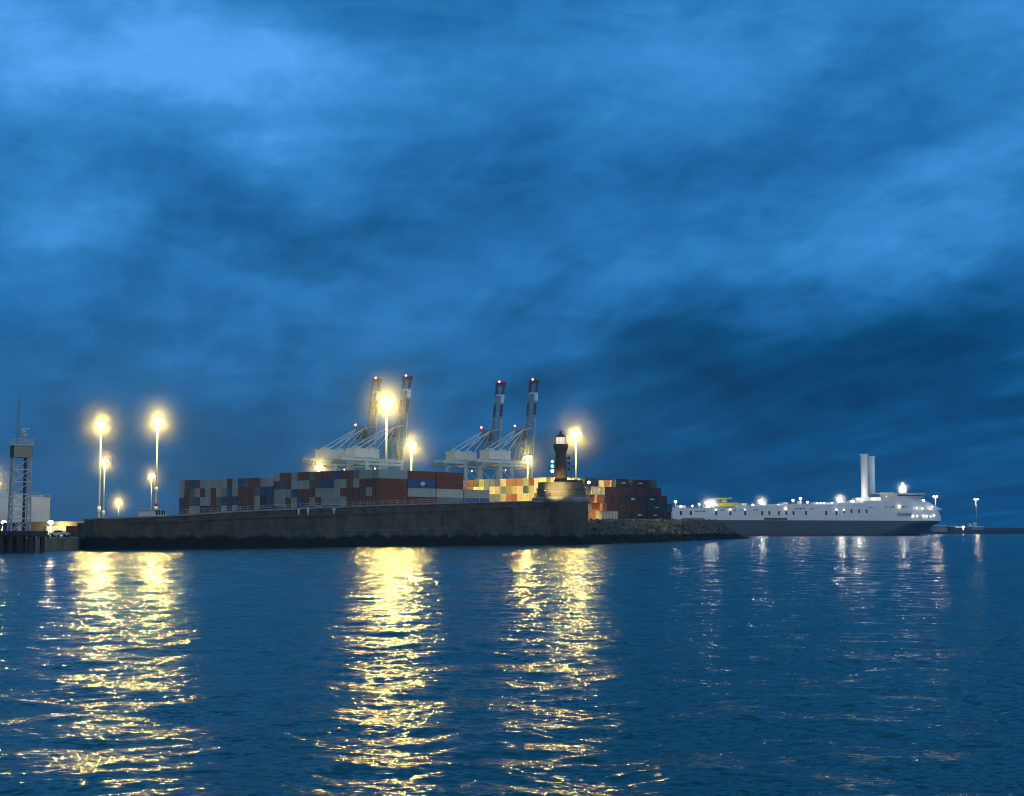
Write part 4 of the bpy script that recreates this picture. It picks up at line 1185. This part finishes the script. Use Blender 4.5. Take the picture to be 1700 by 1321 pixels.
# ------------------------------------------------------------------ left quay: radar tower, tank, jetty
def tower():
    D = 262.0
    zf = at(36, 881.3, D).z
    # jetty platform on piles
    pl = empty('jetty', at(20, 900, D), 'dark timber jetty platform on piles carrying the lattice tower', 'jetty')
    xa, xb = at(-40, 880, D).x, at(57.5, 880, D - 2).x
    q = MB(); q.bx(xa, xb, D - 3.2, D + 5.5, zf - 1.0, zf); q.bx(xa, xb + .05, D - 3.45, D - 3.203, zf - .75, zf - .05); q.build('deck', M['timber'], pl)
    for px in (-30, -12, 4, 19, 35.5, 52):
        x = at(px, 900, D - 2).x
        q = MB(); q.cyl((x, D - 2.6, -2), (x, D - 2.6, zf - 1.0), .52, .48, 10); q.build('pile', M['timber'], pl); q = MB(); q.cyl((x + .2, D + 3.5, -2), (x + .2, D + 3.5, zf - 1.0), .48, .48, 10); q.build('pile', M['timber'], pl)
    tx = at(31.5, 880, D).x
    e = empty('radar_tower', (tx, D, zf), 'grey steel lattice tower with boxed cabin, radar and thin mast at far left', 'tower')
    th = math.radians(61)      # turn of the square plan
    R = Matrix.Rotation(-th, 3, 'Z')
    zc = at(31, 759.5, D).z; zt = at(31, 740, D).z
    def C(i, z, h): 
        sg_ = ((-1, -1), (1, -1), (1, 1), (-1, 1))[i]
        return Vector((tx, D, z)) + R @ Vector((sg_[0] * h, sg_[1] * h, 0))
    H0, H1 = 1.62, 1.42
    def hz(z): return H0 + (H1 - H0) * (z - zf) / (zc - zf)
    for i in range(4):
        q = MB(); q.beam(C(i, zf, H0), C(i, zc, H1), .22); q.build('leg', M['galv'], e)
    lv = [zf + (zc - zf) * k / 6 for k in range(7)]
    q = MB()
    for k in range(1, 6):
        for i in range(4): q.beam(C(i, lv[k], hz(lv[k])), C((i + 1) % 4, lv[k], hz(lv[k])), .19)
    for k in range(6):
        for i in range(4):
            a, b = C(i, lv[k], hz(lv[k])), C((i + 1) % 4, lv[k + 1], hz(lv[k + 1])); c, d = C((i + 1) % 4, lv[k], hz(lv[k])), C(i, lv[k + 1], hz(lv[k + 1]))
            q.beam(a, b, .12)
            if k % 2 == 0 or i in (0, 3): q.beam(c, d, .09)
    q.build('lattice', M['galv'], e)
    q = MB(); q.box((tx + .75, D, (zf + zc) / 2), (.42, .42, zc - zf - .2), -th); q.build('ladder_shaft', M['dark'], e)
    q = MB(); q.box((tx, D, (zc + zt) / 2), (3.5, 3.1, zt - zc), -th)
    cabn = q.build('cabin', M['tan'], e)
    # shade painted as dark sheets on the two faces away from the quay lamps
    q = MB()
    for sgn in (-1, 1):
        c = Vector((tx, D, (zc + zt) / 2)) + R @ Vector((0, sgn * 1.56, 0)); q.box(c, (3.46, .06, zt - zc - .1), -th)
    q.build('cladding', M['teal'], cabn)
    q = MB(); q.box((tx, D, zt + .08), (3.8, 3.4, .14), -th); q.build('roof', M['galv'], cabn)
    q = MB()
    for i in range(4):
        for k in range(4):
            a = C(i, zt + .15, 1.7).lerp(C((i + 1) % 4, zt + .15, 1.7), k / 4); q.beam(a, a + Vector((0, 0, 1.0)), .05)
        q.beam(C(i, zt + 1.15, 1.7), C((i + 1) % 4, zt + 1.15, 1.7), .06); q.beam(C(i, zt + .65, 1.7), C((i + 1) % 4, zt + .65, 1.7), .05)
    q.build('roof_rail', M['galv'], e)
    rx_ = at(39.5, 720, D).x; q = MB(); z1 = at(39, 722, D).z; z2 = at(39, 713, D).z
    q.beam((rx_ - .6, D, zt + .15), (rx_ - .1, D, z1), .12); q.beam((rx_ + .7, D, zt + .15), (rx_ + .1, D, z1), .12); q.beam((rx_, D + .5, zt + .15), (rx_, D, z1), .12)
    q.cyl((rx_, D, z1 - .1), (rx_, D, z1 + .15), .65, .65, 12); q.ball((rx_, D, z1 + .5), .38); q.beam((rx_, D, z1), (rx_ - .1, D, z2), .16)
    q.build('radar_stand', M['galv'], e)
    q = MB(); q.box((at(42, 711, D).x, D, z2 + .15), (1.55, .25, .16), -.1); q.build('radar_bar', M['white'], e)
    xm = at(30.5, 700, D).x; zm = at(30, 651, D).z
    q = MB(); q.cyl((xm, D, zt + .15), (xm, D, zm), .09, .05, 6)
    for py, w in ((652, .35), (659, .5), (668, .6), (674, .5)):
        z = at(30, py, D).z; q.beam((xm - w / 2, D, z), (xm + w / 2, D, z), .06); q.cyl((xm + w / 2, D, z - .2), (xm + w / 2, D, z + .2), .05, .05, 6)
    for s_ in (-1, 1): q.beam((xm + s_ * .28, D, zt + .15), (xm + s_ * .12, D, at(30, 672, D).z), .035)
    q.build('mast', M['crane_dark'], e)
tower()
# storage tank
TD = 440.0
txc = at(2, 850, TD).x; tr = at(79, 850, TD - 0).x - txc
tk = empty('storage_tank', (txc, TD, 2.3), 'big pale cylindrical storage tank behind the lattice tower', 'tank')
zt = at(40, 826, TD - tr).z
q = MB(); q.lathe((txc, TD, 2.303), [(tr, 0), (tr, zt - 2.3), (tr + .15, zt - 2.25), (tr + .15, zt - 2.0)], 64); q.build('shell', M['tank'], tk, False)
q = MB(); q.lathe((txc, TD, zt + .31), [(tr, 0), (tr * .5, .8), (.5, 1.3)], 64); q.build('roof', M['tank'], tk)
q = MB()
for i in range(28):
    a = math.pi + math.pi * i / 14; p = Vector((txc + tr * math.cos(a), TD + tr * math.sin(a), zt + .3)); q.beam(p, p + Vector((0, 0, 1.0)), .06)
    a2 = math.pi + math.pi * (i + 1) / 14; p2 = Vector((txc + tr * math.cos(a2), TD + tr * math.sin(a2), zt + 1.3)); q.beam(p + Vector((0, 0, 1.0)), p2, .06)
q.build('roof_rail', M['galv'], tk)
q = MB(); a = math.radians(-42)
for k in (-.4, .4): q.beam((txc + (tr + .5) * math.cos(a) + k, TD + (tr + .5) * math.sin(a), 2.3), (txc + (tr + .5) * math.cos(a) + k, TD + (tr + .5) * math.sin(a), zt + 1.5), .08)
for i in range(30):
    z = 2.8 + i * (zt - 2) / 30; q.beam((txc + (tr + .5) * math.cos(a) - .4, TD + (tr + .5) * math.sin(a), z), (txc + (tr + .5) * math.cos(a) + .4, TD + (tr + .5) * math.sin(a), z), .05)
q.build('ladder', M['galv'], tk)
q = MB(); a = math.radians(-16); c = Vector((txc + (tr - 2) * math.cos(a), TD + (tr - 2) * math.sin(a), zt + .6)); q.box(c, (3.4, 2, .9)); q.box(c + Vector((0, 0, 1.2)), (3.0, .1, .1)); q.build('roof_hatch', M['galv'], tk)
# things on the quay between tank and wall
D = 340
def on(px, D): return at(px, 880, D).x
e = empty('control_box', (on(17, 275), 275, 2.3), 'blue boxy cabin standing left of the lattice tower foot', 'cabin')
a, b = on(7.5, 275), on(27, 275); q = MB(); q.bx(a, b, 274, 277, 2.3, at(10, 868, 275).z); q.build('wall', M['blue'], e)
q = MB(); q.bx(a - .1, b + .1, 273.8, 277.2, at(10, 868, 275).z + .003, at(10, 867, 275).z + .05); q.build('roof', M['galv'], e)
q = MB(); q.bx(b - .75, b - .1, 273.95, 273.997, 2.5, at(10, 869, 275).z); q.build('door', M['dark'], e)
e = empty('white_tank', (on(31.5, 272), 272, 2.3), 'small white upright tank squeezed between blue cabin and tower', 'tank')
x = on(32, 272); q = MB(); q.lathe((x, 272, 2.3), [(.36, 0), (.36, 2.2), (.15, 2.45)], 14); q.build('shell', M['white'], e, True)
q = MB(); q.cyl((x + .5, 272, 2.3), (x + .5, 272, 4.3), .07, .07, 6); q.build('pipe', M['white'], e)
GR = 'grey long container'
for (px0, px1, py0, py1, D, c_, lab) in ((77, 108, 873.2, 880.0, 395, 'G', 'long grey container beside the storage tank foot, under a lamp'), (109.5, 124.5, 873.0, 881.5, 372, 'R', 'upper rust red container beside the wall end'), (108, 123.5, 881.8, 889.5, 352, 'R', 'lower rust red container behind the white car')):
    L = on(px1, D) - on(px0, D); z0 = at(px0, py1, D).z; h = at(px0, py0, D).z - z0
    o = bpy.data.objects.new('shipping_container', cmesh(6.06, c_)); COL.objects.link(o)
    if c_ == 'G' : z0s = 2.3; 
    zb = 2.3 if py1 > 885 or c_ == 'G' else 2.3
    hh = (z0 + h) - zb
    o.location = (on(px1, D), D, zb); o.rotation_euler = (0, 0, math.pi / 2); o.scale = (1, L / 6.06, hh / CH if c_ != 'R' or py1 > 885 else hh / CH)
    tag(o, lab, 'container')
# white car
def car(px, D):
    x = on(px, D); e = empty('parked_car', (x, D, 2.3), 'white car parked on the yellow lit quay before red containers', 'car')
    prof = [(-2.1, .35), (-2.15, .75), (-1.9, .95), (-1.45, 1.0), (-.95, 1.45), (.5, 1.5), (1.2, 1.05), (1.95, .9), (2.15, .7), (2.1, .35)]
    q = MB(); n = len(prof); q.add([(x + p[0], D - .85, 2.3 + p[1]) for p in prof] + [(x + p[0], D + .85, 2.3 + p[1]) for p in prof], [tuple(range(n)), tuple(range(2 * n - 1, n - 1, -1))] + [(i, n + i, n + (i + 1) % n, (i + 1) % n) for i in range(n)])
    q.build('body', M['white'], e)
    q = MB(); g = [(-.95, 1.03), (-.72, 1.36), (.42, 1.40), (.95, 1.05)]; q.add([(x + p[0], D - .86, 2.3 + p[1]) for p in g] + [(x + p[0], D - .853, 2.3 + p[1]) for p in g], [(0, 1, 2, 3), (7, 6, 5, 4), (0, 4, 5, 1), (1, 5, 6, 2), (2, 6, 7, 3), (3, 7, 4, 0)]); q.build('window', M['glass'], e)
    for dx_ in (-1.3, 1.35):
        for s_ in (-.8, .8):
            q = MB(); q.cyl((x + dx_, D + s_ - .12, 2.63), (x + dx_, D + s_ + .12, 2.63), .33, .33, 14); q.build('wheel', M['black'], e)
car(99, 330)
for (px, py, D, lab, pw) in ((84.5, 867, 392, 'white globe lamp glowing right of the storage tank', 5000), (6.5, 867, 285, 'warm lamp head glowing at the left edge before the tank', 500)):
    p = at(px, py, D); e = empty('quay_lamp', (p.x, D, 2.3), lab, 'lamp post')
    q = MB(); q.cyl((p.x - (.8 if px < 10 else 0), D, 2.3), (p.x, D, p.z - .2), .1, .08, 8); q.build('pole', M['galv'], e)
    q = MB(); q.ball(p, .42 if px < 10 else .62, (1.3, 1, .75)); q.build('lamp', M['lens_small'], e, True)
    point('quay_glow', (p.x, D - 1, p.z - .9), pw, (1, .78, .42), .4, e)
# quay bollards
for i, px in enumerate((64, 80, 97, 114)):
    Dq = 270 + (292 - 270) * (px - 57) / 69 + 1.2; x = on(px, Dq)
    q = MB(); q.lathe((x, Dq, 2.3), [(.28, 0), (.2, .1), (.2, .4), (.34, .48), (.3, .6)], 12)
    tag(q.build('bollard', M['dark']), 'dark mooring bollard on the low quay edge, %s from the jetty' % ORD(i + 1), 'bollard', 'bollards on the low quay')

# floodlights on two masts aimed at the container fronts
def aimed(px, py, D, tgt, power, size):
    c = at(px, py + 3, D)
    host = min((o for o in bpy.data.objects if o.name.startswith('flood_mast')), key=lambda o: abs(o.location.x - c.x) + abs(o.location.y - c.y))
    l = bpy.data.lights.new('aimed_flood', 'SPOT'); l.energy = power; l.color = (1.0, .68, .15); l.spot_size = math.radians(size); l.spot_blend = .6; l.shadow_soft_size = .8
    o = bpy.data.objects.new('aimed_flood', l); COL.objects.link(o); o.location = c
    o.rotation_euler = (Vector(tgt) - c).to_track_quat('-Z', 'Y').to_euler()
    o.parent = host; o.matrix_parent_inverse = Matrix.Translation(host.location).inverted()
tg = C3 + u_ * 22 + Vector((0, 0, 12))
aimed(956, 719, 505, tg, 260000, 70)
aimed(683, 738, 540, tg, 60000, 60)
aimed(956, 719, 505, P3 + Vector((-4, 2, 8)), 60000, 50)
aimed(956, 719, 505, Vector((70, 560, 7)), 60000, 70)

# lamps washing the nearer rotor sail
p = at(1424, 828, 1040); q = MB(); q.box(p, (1.2, .8, .8), SANG); q.build('deck_lamp', M['lens_small'], ship)
point('deck_glow', p + Vector((0, -2, 1)), 6000, (1, .92, .66), .5, ship)
